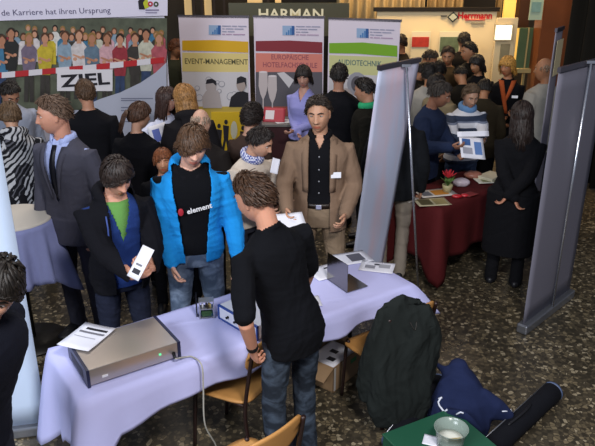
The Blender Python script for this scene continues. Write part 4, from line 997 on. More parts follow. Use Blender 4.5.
# 15, 16 blonde woman and the woman in white
c = person('person with long light-brown hair and black coat in front of the yellow banner', -.98, 5.95, 200, 1.74, True, lean=3, hyaw=30, hpitch=8, tone='b58a74', hairst='long', hairc='8a6235', near=True, seed=151, pants='15151a', 
    top=dict(name='hooded_coat', mat=cloth('black_wool', '19171a'), hem=.72, grow=.05, arm=(.095, .078, .055), hood=.05))
c = person('person in a white cardigan holding papers between the ponytail and the long light-brown hair', -1.26, 6.30, 50, 1.66, True, hyaw=20, hpitch=6, tone='c08f7c', hairst='long', hairc='33201a', seed=161,
    hr=wp(152, 131, 6.02), hl=wp(166, 134, 6.1), pants='2a2a34', curl=45, top=dict(name='cardigan', mat=cloth('white_knit', 'c8cbe0', nz=.05), hem=.85, grow=.02))
# 17 light-haired head behind the blue hoodie, 18 curly
person('person with thin light hair and a dark jacket hidden behind the brown-fringed head', -.78, 5.20, 170, 1.68, hpitch=12, tone='c49a84', hairst='bald', hairc='8b7766', seed=171, pants='1a1a22', top=dict(name='dark_jacket', mat=cloth('brown_black', '1b1716'), hem=.8, grow=.04, arm=(.085, .07, .05)))
person('person with dark curly hair behind the checked scarf', -.40, 5.45, 150, 1.68, True, hpitch=14, tone='b58a74', hairst='curly', hairc='1e1512', near=True, seed=181, pants='15151a', top=dict(name='brown_jacket', mat=cloth('brown_cloth', '3a2c26'), hem=.8, grow=.04), hair_d=1.3)
person('small person with ginger hair half hidden between the ponytail and the blue hoodie', -1.06, 5.05, 10, 1.40, tone='b98466', hairst='mop', hairc='6d3d20', seed=191, pants='15151a', top=dict(name='black_jacket', mat=blk, hem=.8, grow=.04))
# 19, 20 around the red table
c = person('person in a navy jacket with grey-streaked hair at the far side of the red table', 1.24, 6.38, 62, 1.72, lean=7, hyaw=8, hpitch=14, tone='8f6450', hairst='neat', hairc='2d2723', near=True, seed=201,
    hl=wp(458, 152, 6.1), hr=wp(450, 147, 5.95), pants='1c2030', top=dict(name='navy_jacket', mat=cloth('navy_wax', '1d2740'), hem=.78, grow=.045, arm=(.09, .075, .055), collar=.03, wr=.01))
badge(c, .09, 1.22, .055, .05, .02, '8b93a8')
strp = mat('striped_knit', 'b9bac2', .9); nt = strp.node_tree; tc = nt.nodes.new('ShaderNodeTexCoord'); sx = nt.nodes.new('ShaderNodeSeparateXYZ'); nt.links.new(tc.outputs['Object'], sx.inputs[0])
mu = nt.nodes.new('ShaderNodeMath'); mu.operation = 'MULTIPLY'; mu.inputs[1].default_value = 8.6; nt.links.new(sx.outputs['Z'], mu.inputs[0]); fr = nt.nodes.new('ShaderNodeMath'); fr.operation = 'FRACT'; nt.links.new(mu.outputs[0], fr.inputs[0])
rr = nt.nodes.new('ShaderNodeValToRGB'); rr.color_ramp.interpolation = 'CONSTANT'; e_ = rr.color_ramp.elements; e_[0].color = lin('2a3448'); e_[1].position = .42; e_[1].color = lin('c3c4cb'); q = e_.new(.86); q.color = lin('6c7488')
nt.links.new(fr.outputs[0], rr.inputs[0]); nt.links.new(rr.outputs[0], nt.nodes['Principled BSDF'].inputs['Base Color'])
c = person('person in a blue, white and navy striped sweater reading papers behind the red table', 1.71, 6.70, 12, 1.64, lean=4, hyaw=-6, hpitch=16, tone='a9826c', hairst='short', hairc='4c3b2a', near=True, seed=211,
    hl=wp(482, 147, 6.12), hr=wp(463, 151, 6.08), curl=45, pants=denim('navy_denim', '1f2a40', '3a4862'), top=dict(name='striped_sweater', mat=strp, hem=.88, grow=.034, arm=(.08, .07, .05)))
scarf(c, cloth('pale_blue_fleece', '5f83ad'), .036, 'hood_collar')
# 21 long dark hair, back
c = person('person in a long black coat with long dark hair, hands clasped behind the back', 1.90, 5.52, 155, 1.67, True, lean=2, hyaw=35, hpitch=8, tone='a9745c', hairst='long', hairc='20140f', near=True, seed=221, pants='0e0e12', hair_d=1.2,
    hl=(-.03, .19, .93), hr=(.03, .20, .95), top=dict(name='long_coat', mat=cloth('coat_black', '0c0c10'), hem=.35, grow=.035, skirt=.05, arm=(.08, .068, .05)))
# 22 blonde woman, 23 bald man, 24 black-haired woman
c = person('person with blonde hair in a black suit with an orange scarf', 2.52, 8.05, -15, 1.72, True, hyaw=-30, hpitch=10, tone='a56f4e', hairst='bob', hairc='b0813c', seed=231, pants='0e0e12',
    hl=(.03, -.24, 1.05), hr=(-.02, -.22, 1.0), top=dict(name='black_suit', mat=cloth('coat_black', '0c0c10'), hem=.78, grow=.03))
front_strip(c, 'scarf', (.02, -.075, .02, .03), 1.08, 1.47, .045, cloth('orange_silk', '9c4a26')); front_strip(c, 'scarf_end', (-.02, .075, .012, .03), 1.2, 1.47, .043, cloth('orange_silk', '9c4a26')); badge(c, .10, 1.29, .05, .07, .03)
person('person with a bald head and light grey jacket looking at the lit display, back turned', 2.68, 7.25, 205, 1.80, hyaw=30, hpitch=4, tone='9a6a4c', hairst='bald', hairc='7b6450', seed=241, pants='23232a',
    hr=(.0, -.3, 1.1), top=dict(name='grey_jacket', mat=cloth('stone_cloth', '86827a'), hem=.78, grow=.045, arm=(.09, .075, .055), collar=.03))
person('person with chin-length black hair and black clothes left of the blonde woman', 2.28, 8.5, -20, 1.68, True, hyaw=-30, hpitch=14, tone='a07252', hairst='bob', hairc='120e0d', seed=251, pants='0e0e12', top=dict(name='black_jacket', mat=cloth('coat_black', '0c0c10'), hem=.78, grow=.03))
# 26 behind the leaning banner
person('person in a dark jacket and beige trousers standing behind the leaning pale banner', .87, 5.68, 170, 1.74, tone='a87a62', hairst='short', hairc='1c1512', seed=261, pants=cloth('sand_trousers', '8d8377'), feet=((.09, 0), (-.09, 0)),
    top=dict(name='dark_jacket', mat=cloth('dark_teal_black', '14161a'), hem=.80, grow=.038, arm=(.08, .07, .05)))
# the crowd at the cream partition
far = [
 ('person with dark wavy hair at the left end of the cream partition', (402, 27, 9.9), -80, 1.78, 0, 'wavy', '2c1f14', '19150f', -10, 6),
 ('person in a brown jacket bending right under the red-banded poster', (421, 39, 9.3), 60, 1.66, 8, 'short', '241a12', '3a3022', 10, 24),
 ('person in a pale knitted jacket, back turned, behind the navy jacket', (431, 55, 7.6), 175, 1.70, 2, 'curly', '151110', '8f8b84', 0, 12),
 ('person in a brown jacket facing the camera under the framed photo poster', (450, 37, 8.9), -10, 1.74, 2, 'neat', '2a1f16', '4a3a26', -8, 14),
 ('person in a dark suit, left one of the two heads below the red company name', (464, 36, 10.1), 150, 1.78, 2, 'neat', '17110d', '1b1713', 20, 5),
 ('person in a dark suit, right one of the two heads below the red company name', (474, 38, 9.1), -70, 1.76, 2, 'neat', '120e0c', '15130f', -10, 8),
 ('person in a beige hooded jacket with dark hair directly behind the navy jacket', (444, 70, 7.25), -60, 1.66, 4, 'mop', '1d1612', '776a52', 10, 22),
 ('person in a dark jacket stooping left of the pale knitted jacket', (412, 50, 8.6), 120, 1.60, 14, 'mop', '1b130d', '1f1a14', 0, 22),
 ('person in a black jacket with head bowed between the two brown jackets', (437, 45, 8.25), 160, 1.66, 12, 'curly', '0f0c0b', '12100e', 0, 26),
 ('person in a black coat stooping just above the striped sweater', (466, 62, 8.15), 190, 1.62, 12, 'short', '120e0c', '17140f', 0, 28),
 ('person in an olive-brown coat stooping right of the beige hooded jacket', (484, 66, 7.45), 165, 1.58, 14, 'mop', '14100c', '2c261b', 0, 26),
 ('person with auburn hair between the printed crowd and the yellow banner', (173, 31, 9.3), 20, 1.78, 0, 'wavy', '5a3218', '2a2c20', 40, 8),
]
for i, (lb_, (px, py, Y), fa, h_, ln, hs_, hc_, cc_, hy, hp_) in enumerate(far):
    v = at(px, py, Y)
    person(lb_, v.x, Y+math.sin(R(ln))*.5*math.cos(R(fa)), fa, h_, hs_ in ('bob',), lean=ln, hyaw=hy, hpitch=hp_, tone='9c6e50', hairst=hs_, hairc=hc_, seed=300+i*7, pants='15151a', z0=0,
        top=dict(name='jacket', mat=cloth('crowd_cloth', cc_), hem=.78, grow=.045, arm=(.088, .075, .055), collar=.02 if 'collar' in lb_ else 0), hair_d=.8)
# ------------------------------------------------------------------ the clothed demonstration table
def rt(root): return Matrix.Translation(-root.location)
def local_build(mb, root, name, m, smooth=False, bevel=0):
    q = Matrix.LocRotScale(root.location, root.rotation_euler, None).inverted()
    mb.V = [tuple(q @ Vector(v)) for v in mb.V]; return mb.build(name, m, root, smooth, bevel)
def shapes(L, W_, n_side=40, n_end=14, rc=.02):
    P = []
    for i in range(n_side): P.append((-L/2+L*i/n_side, -W_/2))
    for i in range(n_end): P.append((L/2, -W_/2+W_*i/n_end))
    for i in range(n_side): P.append((L/2-L*i/n_side, W_/2))
    for i in range(n_end): P.append((-L/2, W_/2-W_*i/n_end))
    return P
def drape(name, loc, rz, L, W_, z, hang, m, label, cat, seed=0, folds=.03, corner=.6, per=.30):
    """hang: function(x,y)->length of the overhang"""
    rg = random.Random(seed); P = shapes(L, W_); n = len(P); K = 12; V = []; F = []
    gx, gy = 44, 14
    V.append((0, 0, z))
    rings = []
    for f in (.25, .5, .75, .92, 1.0):
        st = len(V); rings.append(st)
        for i, (x, y) in enumerate(P):
            V.append((x*f, y*f, z+.0015*math.sin(x*17*f+seed)*math.sin(y*13*f)+.001*math.sin(x*31*f+y*19*f)))
    for i in range(n): F.append((0, rings[0]+i, rings[0]+(i+1) % n))
    def ringf(a, b):
        for i in range(n): F.append((a+i, b+i, b+(i+1) % n, a+(i+1) % n))
    for a, b in zip(rings, rings[1:]): ringf(a, b)
    per_ = 0; acc = []
    for i in range(n): acc.append(per_); q = P[(i+1) % n]; per_ += math.hypot(q[0]-P[i][0], q[1]-P[i][1])
    prev = rings[-1]
    nx = []
    for i, (x, y) in enumerate(P):
        cx = max(0, abs(x)-(L/2-.16))*math.copysign(1, x); cy = max(0, abs(y)-(W_/2-.16))*math.copysign(1, y)
        ox = 0 if abs(abs(y)-W_/2) < 1e-6 and abs(x) < L/2-1e-6 else math.copysign(1, x)
        oy = math.copysign(1, y) if abs(abs(y)-W_/2) < 1e-6 else 0
        v = Vector((ox, oy, 0)); v += Vector((cx, cy, 0))*4; v.normalize(); nx.append((v, min(1, (abs(cx)+1e-9)*(abs(cy)+1e-9)/.0256)))
    for k in range(1, K+1):
        t = k/K; st = len(V)
        for i, (x, y) in enumerate(P):
            v, cor = nx[i]; h = hang(x, y)*(1+.45*cor); s_ = acc[i]
            fo = folds*(math.sin(s_/per*6.283+seed)*.6+math.sin(s_/per*2.9*2+seed*2)*.4)*t
            out = .010+.012*min(1, t*3)+abs(folds)*.5*t+fo+corner*cor*.16*t
            V.append((x+v.x*out, y+v.y*out, z-.004-h*t*(1-.02*cor)+.008*math.sin(s_*9+seed)*t))
        ringf(prev, st); prev = st
    o = mesh_obj(name, V, F, m); o.location = (loc[0], loc[1], 0); o.rotation_euler = (0, 0, rz)
    md = o.modifiers.new('t', 'SOLIDIFY'); md.thickness = .002; md.offset = -1
    return tag(o, label, cat)
TNL = on(81, 401, .752); TNR = on(414, 284, .752); ang = math.atan2(TNR.y-TNL.y, TNR.x-TNL.x); TL = (TNR-TNL).length; TW = .58
tu = Vector((math.cos(ang), math.sin(ang), 0)); tv = Vector((-tu.y, tu.x, 0)); TC = (TNL+TNR)/2+tv*TW/2
lavc = mat('lavender_cloth', 'b9bae6', .85, .2, nz=.05, nscale=5, bump=.12, bscale=7)
drape('tablecloth', TC, ang, TL, TW, .752, lambda x, y: .15+.02*math.sin(x*4+1)+.12*min(1, max(0, (-x+.1)/(TL/2)))**1.5+(.14 if x < -TL/2+.06 else 0)+(.04 if y > 0 else 0), lavc,
      'lavender tablecloth draped over the long demonstration table', 'tablecloth', 3, .024, .9, .34)
tb = thing('folding_table', 'long folding table under the lavender tablecloth', 'table', (TC.x, TC.y, 0), ang)
m = MB(); m.box((0, 0, .732), (TL-.02, TW-.02, .028)); m.build('table_top', mat('table_laminate', '8c8478', .6), tb)
steel = mat('dark_steel', '23211f', .4, metal=.5)
for sx_ in (-1, -.02, .02, 1):
    for sy_ in (-1, 1):
        m = MB(); m.tube([(sx_*(TL/2-.12), sy_*(TW/2-.07), .718), (sx_*(TL/2-.12), sy_*(TW/2-.07), .0)], .016, 10); m.build('leg', steel, tb, True)
def T2(a, b, z=0.): return TNL+tu*a+tv*b+Vector((0, 0, z-.752))       # a along the near edge, b in from it
def inv(px, py, z=.757):
    v = on(px, py, z)-TNL; return v.dot(tu), v.dot(tv)

# silver amplifier
a0, b0 = inv(88, 388); a1, b1 = inv(181, 357); ad = math.atan2((T2(a1, b1)-T2(a0, b0)).y, (T2(a1, b1)-T2(a0, b0)).x)
AL = (T2(a1, b1)-T2(a0, b0)).length; AW, AH = .33, .098; AH0 = .758
o_ = T2(a0, b0, 0); amp = thing('amplifier', 'flat silver device with dark blue end plates on the left end of the table', 'amplifier', (o_.x, o_.y, .755), ad)
silver = mat('brushed_silver', 'b4aca6', .32, .5, metal=.75, nz=.05, nscale=4, bump=.02)
m = MB(); m.box((AL/2, AW/2, AH/2+.006), (AL-.03, AW, AH-.006)); m.build('housing', silver, amp, bevel=.003)
endm = mat('blue_black_plate', '1c2140', .35, .5)
for x_ in (.0075, AL-.0075): m = MB(); m.box((x_, AW/2, AH/2+.004), (.016, AW+.012, AH+.004)); m.build('end_plate', endm, amp, bevel=.002)
m = MB(); m.box((.0, AW/2, AH/2), (.003, AW*.62, AH*.5)); m.build('side_grille', mat('black_plastic', '0d0e14', .5), amp)
m = MB(); m.box((AL*.77, -.002, AH*.62), (.012, .006, .009)); m.build('green_lamp', mat('led_green', '58c88a', .3, emit=.6), amp)
m = MB(); m.box((AL*.18, -.002, AH*.42), (.030, .005, .012)); m.build('marque_plate', mat('label_grey', 'd7d7dc', .3), amp)
m = MB(); m.tube([(AL*.92, -.0, AH*.42), (AL*.90, -.04, AH*.36)], [.010, .008], 10); m.build('plug', mat('black_plastic', '0d0e14', .5), amp, True)
# cable running off the table
mx = Matrix.Translation(amp.location) @ Matrix.Rotation(ad, 4, 'Z')
p0 = mx @ Vector((AL*.90, -.045, AH*.34)); 
def catmull(P, n=8):
    P = [Vector(p) for p in P]; Q = [P[0]]+P+[P[-1]]; out = []
    for i in range(1, len(Q)-2):
        for k in range(n):
            t = k/n; a, b, c, d = Q[i-1:i+3]
            out.append(.5*((2*b)+(-a+c)*t+(2*a-5*b+4*c-d)*t*t+(-a+3*b-3*c+d)*t**3))
    out.append(P[-1]); return out
ae, be = inv(186, 358); e0 = T2(ae, be, .764); e1 = T2(ae+.04, -.062, .752); 
m = MB(); m.tube(catmull([p0, e0, T2(ae+.03, .02, .765), e1, T2(ae+.03, -.085, .62), T2(ae+.02, -.10, .40), T2(ae+.10, -.06, .16), T2(ae+.02, .0, .012), T2(ae-.15, .1, .008)], 8), .0045, 8)
tag(m.build('power_cable', mat('grey_cable', 'a5a39a', .5), None, True), 'grey cable hanging from the silver device over the table edge', 'cable')
# leaflet on the device
def sheet(name, label, cat, c, rz, w_, h_, z, m_, lines=None, curl=.01, tilt=None, group=None, title=None):
    r = thing(name, label, cat, (c[0], c[1], z), rz, group); V = []; F = []; n = 6
    for j in range(n+1):
        for i in range(n+1):
            u, v = i/n-.5, j/n-.5; V.append((u*w_, v*h_, .0012+curl*(abs(u)**2.2+abs(v)**2.4)*1.6))
    for j in range(n):
        for i in range(n): a = j*(n+1)+i; F.append((a, a+1, a+n+2, a+n+1))
    o = mesh_obj('page', V, F, m_, r); md = o.modifiers.new('t', 'SOLIDIFY'); md.thickness = .0012
    if lines:
        for (x0, y0, x1, y1, cc_) in lines:
            mb = MB(); xs = [x0+(x1-x0)*k/4 for k in range(5)]; ys = [y0+(y1-y0)*k/4 for k in range(5)]
            Vz = [(x*w_, y*h_, .0030+curl*(abs(x)**2.2+abs(y)**2.4)*1.6) for y in ys for x in xs]
            Fz = [(j*5+i, j*5+i+1, j*5+i+6, j*5+i+5) for j in range(4) for i in range(4)]
            mesh_obj('print_area', Vz, Fz, mat('print_'+cc_, cc_, .6), r)
    if tilt is not None: r.rotation_euler = tilt
    return r
white = mat('paper_white', 'dcdce6', .7)
zA = .757+AH+.008; c_ = on(87, 337, zA)
lf = sheet('leaflet', 'white leaflet with bold black heading lying on the silver device', 'leaflet', c_, R(-20), .20, .25, zA, white, [(-.28, .26, .40, .34, '26262c'), (-.38, .12, .42, .19, '6d6d76'), (-.38, -.05, .3, -.02, 'a2a2ac')], .008)
# dismantled little circuit module
a_, b_ = inv(207, 316); q = T2(a_, b_); md_ = thing('circuit_module', 'small open metal frame with a green circuit board left of the white box', 'device', (q.x, q.y, .756), ang-.45)
fr_ = mat('pale_metal_frame', 'a9a9ac', .35, metal=.7)
for x_ in (-.042, .042): m = MB(); m.box((x_, 0, .058), (.006, .06, .116)); m.build('side_plate', fr_, md_)
for z_ in (.004, .062, .112): m = MB(); m.box((0, 0, z_), (.08, .06, .004)); m.build('shelf', fr_, md_)
m = MB(); m.box((0, -.004, .034), (.07, .05, .004)); m.box((0, -.026, .032), (.055, .003, .035)); m.build('circuit_board', mat('pcb_green', '2f4a2a', .5, nz=.4, nscale=60), md_)
rg = random.Random(9)
for k in range(9):
    x_, y_ = rg.uniform(-.032, .032), rg.uniform(-.022, .018); m = MB(); m.lathe((x_, y_, .064), [(.0045, 0), (.0045, rg.uniform(.012, .03)), (.004, .031)], 8)
    m.build('capacitor', [mat('cap_dark', '2a221c', .4), mat('cap_gold', '9c8a5a', .4), mat('cap_silver', 'b9b9bd', .3)][k % 3], md_, True)
m = MB(); m.box((-.060, .018, .075), (.008, .035, .15)); m.build('heat_sink', mat('black_anodised', '1a1b20', .4, metal=.5), md_)
# white box with blue frame and three knobs
p1 = on(219, 318, .757); p2 = on(258, 341, .757); u_ = Vector((p2.x-p1.x, p2.y-p1.y, 0)); BLn = u_.length; ab = math.atan2(u_.y, u_.x)
bx_ = thing('control_box', 'white metal box with a blue-rimmed front and three black knobs', 'device', (p1.x, p1.y, .756), ab)
BH = .095; BD = .24
m = MB(); m.box((BLn/2, BD/2+.004, BH/2+.003), (BLn-.006, BD, BH-.008)); m.build('housing', mat('white_enamel', 'd9d9e2', .4), bx_, bevel=.003)
m = MB(); bl = mat('blue_rim', '23428c', .4)
for c__, s__ in (((BLn/2, 0, .006), (BLn, .012, .010)), ((BLn/2, 0, BH-.004), (BLn, .012, .010)), ((.005, 0, BH/2), (.010, .012, BH)), ((BLn-.005, 0, BH/2), (.010, .012, BH))): m.box(c__, s__)
m.build('front_rim', bl, bx_)
m = MB(); m.box((BLn/2, .003, BH/2), (BLn-.018, .008, BH-.018)); m.build('front_panel', mat('white_panel', 'cfd0dc', .4), bx_)
for k in range(3):
    m = MB(); c0 = Vector((BLn*(.26+.2*k), -.002, BH*.48)); V_, Fx = loft([c0, c0+Vector((0, -.016, 0))], [.0085, .007], 12, ref=(0, 0, 1), cap=False); m.add(V_, Fx); m.build('knob', mat('black_plastic', '0d0e14', .5), bx_, True)
# bent polished steel sheet
g0 = on(327, 279, .757); g1 = on(347, 293, .757); h0 = g1+Vector((0, 0, 0)); g2 = on(369, 286, .757)
v1 = Vector((g1.x-g0.x, g1.y-g0.y, 0)); st_ = thing('steel_sheet', 'polished steel sheet folded in an L shape standing on the table', 'metal sheet', (g1.x, g1.y, .757))
steel_p = mat('polished_steel', '8c8a86', .16, metal=1.0)
V1 = -v1; hgt = .20; th_ = V1.cross(Vector((0, 0, 1))).normalized()*.003
V2 = Vector((g2.x-g1.x, g2.y-g1.y, 0)); 
m = MB(); m.hexa([Vector((0, 0, 0)), V1, V1+th_, th_, Vector((0, 0, hgt)), V1+Vector((0, 0, hgt)), V1+th_+Vector((0, 0, hgt)), th_+Vector((0, 0, hgt))]); m.build('upright_leaf', steel_p, st_)
m = MB(); m.hexa([Vector((0, 0, .001)), V2*.95+Vector((0, 0, .001)), V2*.95+V1*.9+Vector((0, 0, .001)), V1+Vector((0, 0, .001)), Vector((0, 0, .004)), V2*.95+Vector((0, 0, .004)), V2*.95+V1*.9+Vector((0, 0, .004)), V1+Vector((0, 0, .004))]); m.build('flat_leaf', steel_p, st_)
# papers on the right end
for px, py, rz_, w_, h_, lb_, ln_ in ((352, 258, 20, .26, .20, 'white sheet with a dark drawing behind the folded steel sheet', [(-.1, -.3, .32, .3, '5b5b66'), (.0, -.18, .2, .12, '2b2b33')]),
                                      (325, 272, 30, .22, .20, 'white sheet with small black shapes left of the folded steel sheet', [(-.35, .15, -.15, .35, '2b2b33'), (.1, .2, .3, .3, '2b2b33')]),
                                      (377, 267, -15, .24, .17, 'glossy printed sheet near the right end of the lavender table', [(-.35, -.2, -.05, .1, '8a8a94'), (.05, -.05, .38, .3, '9a9aa2'), (-.1, .15, .1, .3, '45454e')]),
                                      (305, 302, 10, .20, .14, 'white sheet with a black bracket drawing beside the black polo shirt', [(.0, .0, .35, .12, '2b2b33'), (.0, -.3, .35, -.18, '2b2b33')])):
    c_ = on(px, py, .757); sheet('paper_sheet', lb_, 'paper', c_, R(rz_), w_, h_, .7555, white, ln_, .004)
# leaflet held by the reading boy, papers held by others
def held(px, py, Y, w_, h_, rot, lb_, m_=white, lines=None, cat='leaflet'):
    v = at(px, py, Y); return sheet('leaflet', lb_, cat, (v.x, v.y), 0, w_, h_, v.z, m_, lines, .006, tilt=rot)
held(141, 263, 3.50, .085, .20, (R(52), R(12), R(-28)), 'narrow white leaflet held by the reader in the green shirt', lines=[(-.3, -.35, .3, -.2, '2b2b33'), (-.3, -.1, .2, -.04, '6d6d76')])
held(290, 221, 4.36, .21, .15, (R(25), 0, R(15)), 'white brochure held open in front of the tan blazer')
held(275, 166, 4.62, .06, .11, (R(70), R(20), R(20)), 'small white note in front of the checked scarf')
held(159, 135, 5.95, .17, .20, (R(62), R(-15), R(10)), 'blue and white papers held in front of the white cardigan', lines=[(-.3, -.3, .1, .3, '5868b0')])
held(472, 148, 5.95, .24, .22, (R(48), R(8), R(10)), 'printed papers held by the person in the striped sweater', lines=[(-.4, .1, -.05, .4, '3f5f96'), (.1, -.3, .4, .3, '5a7ab0'), (-.4, -.3, 0, 0, '9a9aa6')])
held(473, 134, 6.0, .30, .05, (R(60), 0, R(6)), 'folded cream brochure above the printed papers at the striped sweater')

# round stand-up table on the left
RZ_ = 1.04; rc = on(12, 217, RZ_); rc.z = 0; rr_ = .28
m = MB(); rtb = thing('round_table', 'round table with a white top at the left behind the pale banner', 'table', rc)
m.lathe((0, 0, 0), [(rr_-.01, RZ_-.03), (rr_, RZ_-.02), (rr_, RZ_), (rr_-.01, RZ_+.004)], 40); m.build('table_top', mat('cream_top', 'd6cfc4', .5), rtb, True)
m = MB(); m.tube([(0, 0, .03), (0, 0, RZ_-.03)], .03, 12); m.build('column', steel, rtb, True); m = MB(); m.lathe((0, 0, 0), [(.26, 0), (.26, .015), (.05, .04)], 28); m.build('base', steel, rtb, True)
n, K = 120, 12; V = []; Fc = []
for k in range(K+1):
    t = k/K
    for i in range(n):
        a = 2*math.pi*i/n; pt_c = max(0, math.cos(2*(a-.2)))**3
        r_ = rr_+.006+t*(.03+.10*pt_c)+.030*t*math.sin(a*11+1)+.012*t*math.sin(a*23)
        V.append((rc.x+r_*math.cos(a), rc.y+r_*math.sin(a), RZ_-.010-t*(.44+.18*pt_c)))
for k in range(K):
    for i in range(n): Fc.append((k*n+i, k*n+(i+1) % n, (k+1)*n+(i+1) % n, (k+1)*n+i))
o = mesh_obj('table_skirt', V, Fc, mat('blue_grey_cloth', '8f96c6', .85, .2, nz=.06, bump=.1)); md = o.modifiers.new('t', 'SOLIDIFY'); md.thickness = .002
tag(o, 'blue-grey skirt hanging round the round table at the left', 'tablecloth')

# red table with brochures
RN = on(437, 211, .752); u_r = (on(494, 187, .752)-RN); u_r.z = 0; u_r.normalize(); v_r = Vector((-u_r.y, u_r.x, 0)); RN += u_r*.06; RL, RW = 1.15, .50; RC = RN+u_r*RL/2+v_r*RW/2; ra = math.atan2(u_r.y, u_r.x)
redc = mat('dark_red_cloth', '4a1517', .85, .15, nz=.08, bump=.1, bscale=8)
drape('tablecloth', RC, ra, RL, RW, .752, lambda x, y: .50, redc, 'dark red tablecloth over the brochure table in the middle right', 'tablecloth', 8, .028, .5, .4)
tb = thing('folding_table', 'table under the dark red tablecloth', 'table', (RC.x, RC.y, 0), ra)
m = MB(); m.box((0, 0, .732), (RL-.02, RW-.02, .028)); m.build('table_top', mat('table_laminate', '8c8478', .6), tb)
for sx_ in (-1, 1):
    for sy_ in (-1, 1): m = MB(); m.tube([(sx_*(RL/2-.1), sy_*(RW/2-.07), .718), (sx_*(RL/2-.1), sy_*(RW/2-.07), .0)], .016, 10); m.build('leg', steel, tb, True)
zr = .7555
for px, py, rz_, w_, h_, c0, lb_, ln_ in (
    (432, 202, -18, .30, .20, 'b4a98a', 'open brochure nearest the front corner of the red table', [(-.4, -.35, -.02, .35, '5a5238'), (.05, -.35, .42, .35, '8a7c55')]),
    (436, 193, -12, .36, .20, 'bdb6b0', 'brochure with orange picture in the middle of the red table', [(-.1, -.3, .3, .35, 'b0752e'), (-.42, -.3, -.15, .3, '5f6068')]),
    (489, 180, -20, .28, .20, 'd0cbbb', 'pale brochure at the far right end of the red table', [(-.3, -.3, .3, .1, '8b8a62')]),
    (470, 194, 10, .14, .10, '7d3030', 'small reddish card near the right front edge of the red table', None),
    (409, 199, 20, .16, .12, 'bdb6b0', 'pale leaflet at the left end of the red table', None)):
    c_ = on(px, py, zr); sheet('brochure', lb_, 'brochure', c_, R(rz_)+ra-.3, w_, h_, zr-.001, mat('paper_'+c0, c0, .5), ln_, .004)
    zr += .004
c_ = on(491, 176, .78); m = MB(); m.box((c_.x, c_.y, .776), (.24, .17, .035), rz=ra); tag(m.build('book_stack', mat('book_cream', 'c9c0a6', .6), None, bevel=.003), 'cream stack of booklets at the far end of the red table', 'booklets')
# flower pot
c_ = on(447, 192, .757); fp = thing('potted_flower', 'red flower in a small pale pot on the red table', 'plant', (c_.x, c_.y, .756))
m = MB(); m.lathe((0, 0, 0), [(.035, 0), (.046, .05), (.05, .075), (.044, .075), (.04, .06)], 20); m.build('pot', mat('pale_pot', 'a39a74', .5), fp, True)
rg = random.Random(12)
for k in range(9):
    a = rg.uniform(0, 6.28); m = MB(); V_, Fx = loft([(0, 0, .06), (.03*math.cos(a), .03*math.sin(a), .11), (.07*math.cos(a), .07*math.sin(a), .13+rg.uniform(-.02, .03))], [(.006, .002), (.020, .003), (.003, .002)], 8, ref=(0, 0, 1)); m.add(V_, Fx); m.build('leaf', mat('leaf_green', '4f6a34', .6), fp, True)
for k in range(14):
    a = k*2.4; r0 = .012+.002*k; m = MB(); V_, Fx = loft([(0, 0, .14), (r0*math.cos(a), r0*math.sin(a), .165), (1.9*r0*math.cos(a), 1.9*r0*math.sin(a), .19+.004*(14-k)*.5)], [(.006, .003), (.018, .004), (.004, .003)], 8, ref=(0, 0, 1)); m.add(V_, Fx); m.build('petal', mat('petal_red', 'c0303a', .5), fp, True)
# sweets bags
for px, py, c0, lb_, r_ in ((461, 184, 'b6a9b2', 'crumpled clear bag of wrapped sweets beside the red flower', (.085, .06, .045)), (473, 176, '96604f', 'reddish wrapped bundle behind the sweets on the red table', (.09, .07, .04)), (457, 196, 'a01822', 'small red packet in front of the sweets bag', (.05, .03, .018)), (465, 195, 'a8202a', 'second small red packet right of the first near the table front', (.035, .025, .016))):
    c_ = on(px, py, .77); m = MB(); m.ball((0, 0, 0), r_, 10); V = [Vector(v)*(1+.16*noise.noise(Vector(v)*30+Vector((px, 0, 0)))) for v in m.V]; V = [Vector((v.x, v.y, max(v.z, -r_[2]*.7))) for v in V]
    o = mesh_obj('sweets_bag' if r_[0] > .06 else 'packet', V, m.F, mat('wrap_'+c0, c0, .35, .6, nz=.25, nscale=25)); o.location = (c_.x, c_.y, .7545+r_[2]*.7); tag(o, lb_, 'bag' if r_[0] > .06 else 'packet')
# silver-grey bag under the red table
c_ = on(462, 246, .0); m = MB(); m.ball((0, 0, 0), (.19, .14, .17), 14); V = [Vector(v)*(1+.18*noise.noise(Vector(v)*9)) for v in m.V]; V = [Vector((v.x, v.y, max(v.z, -.15))) for v in V]
bg_ = thing('tote_bag', 'dark glossy bag with silver stripes lying under the red table', 'bag', (c_.x+.12, c_.y+.12, .152)); mesh_obj('bag_body', V, m.F, mat('glossy_black', '15171c', .25, .6), bg_)
for k in range(3): m = MB(); m.tube(catmull([(-.17+.03*k, -.09, -.05+.05*k), (-.05, -.15, .02+.05*k), (.09, -.13, .08+.03*k)], 5), .007, 6); m.build('stripe', alu, bg_, True)
# yellow counter with silhouettes and the dark exhibition table in front of the banners
yb = Vector((at(231, 130, 7.9).x, 7.9, 0)); A = at(212, 130, 7.9); B = at(250, 130, 7.9)
cn = thing('poster_stand', 'yellow board with black dancing silhouettes below the yellow banner', 'poster', yb); b = Board(cn, (A.x, 7.9, 0), (B.x, 7.9, 0)); b.slab('board', .0, 1.08, .03, mat('print_yellow', 'c7a41c', .6))
m = MB()
for x_, hh_ in ((219, 22), (226, 26), (243, 20)):
    yb_ = 151; b.disc(m, x_, yb_-hh_-3, 1.8, 2.4, .004); b.poly(m, [(x_-3, yb_-hh_), (x_+3, yb_-hh_+1), (x_+2.2, yb_-hh_*.45), (x_+4, yb_), (x_+1.8, yb_), (x_, yb_-hh_*.4), (x_-2, yb_), (x_-4.4, yb_), (x_-2.2, yb_-hh_*.45)], .004)
m.build('silhouettes', ink('black', '1d1b22'), cn)
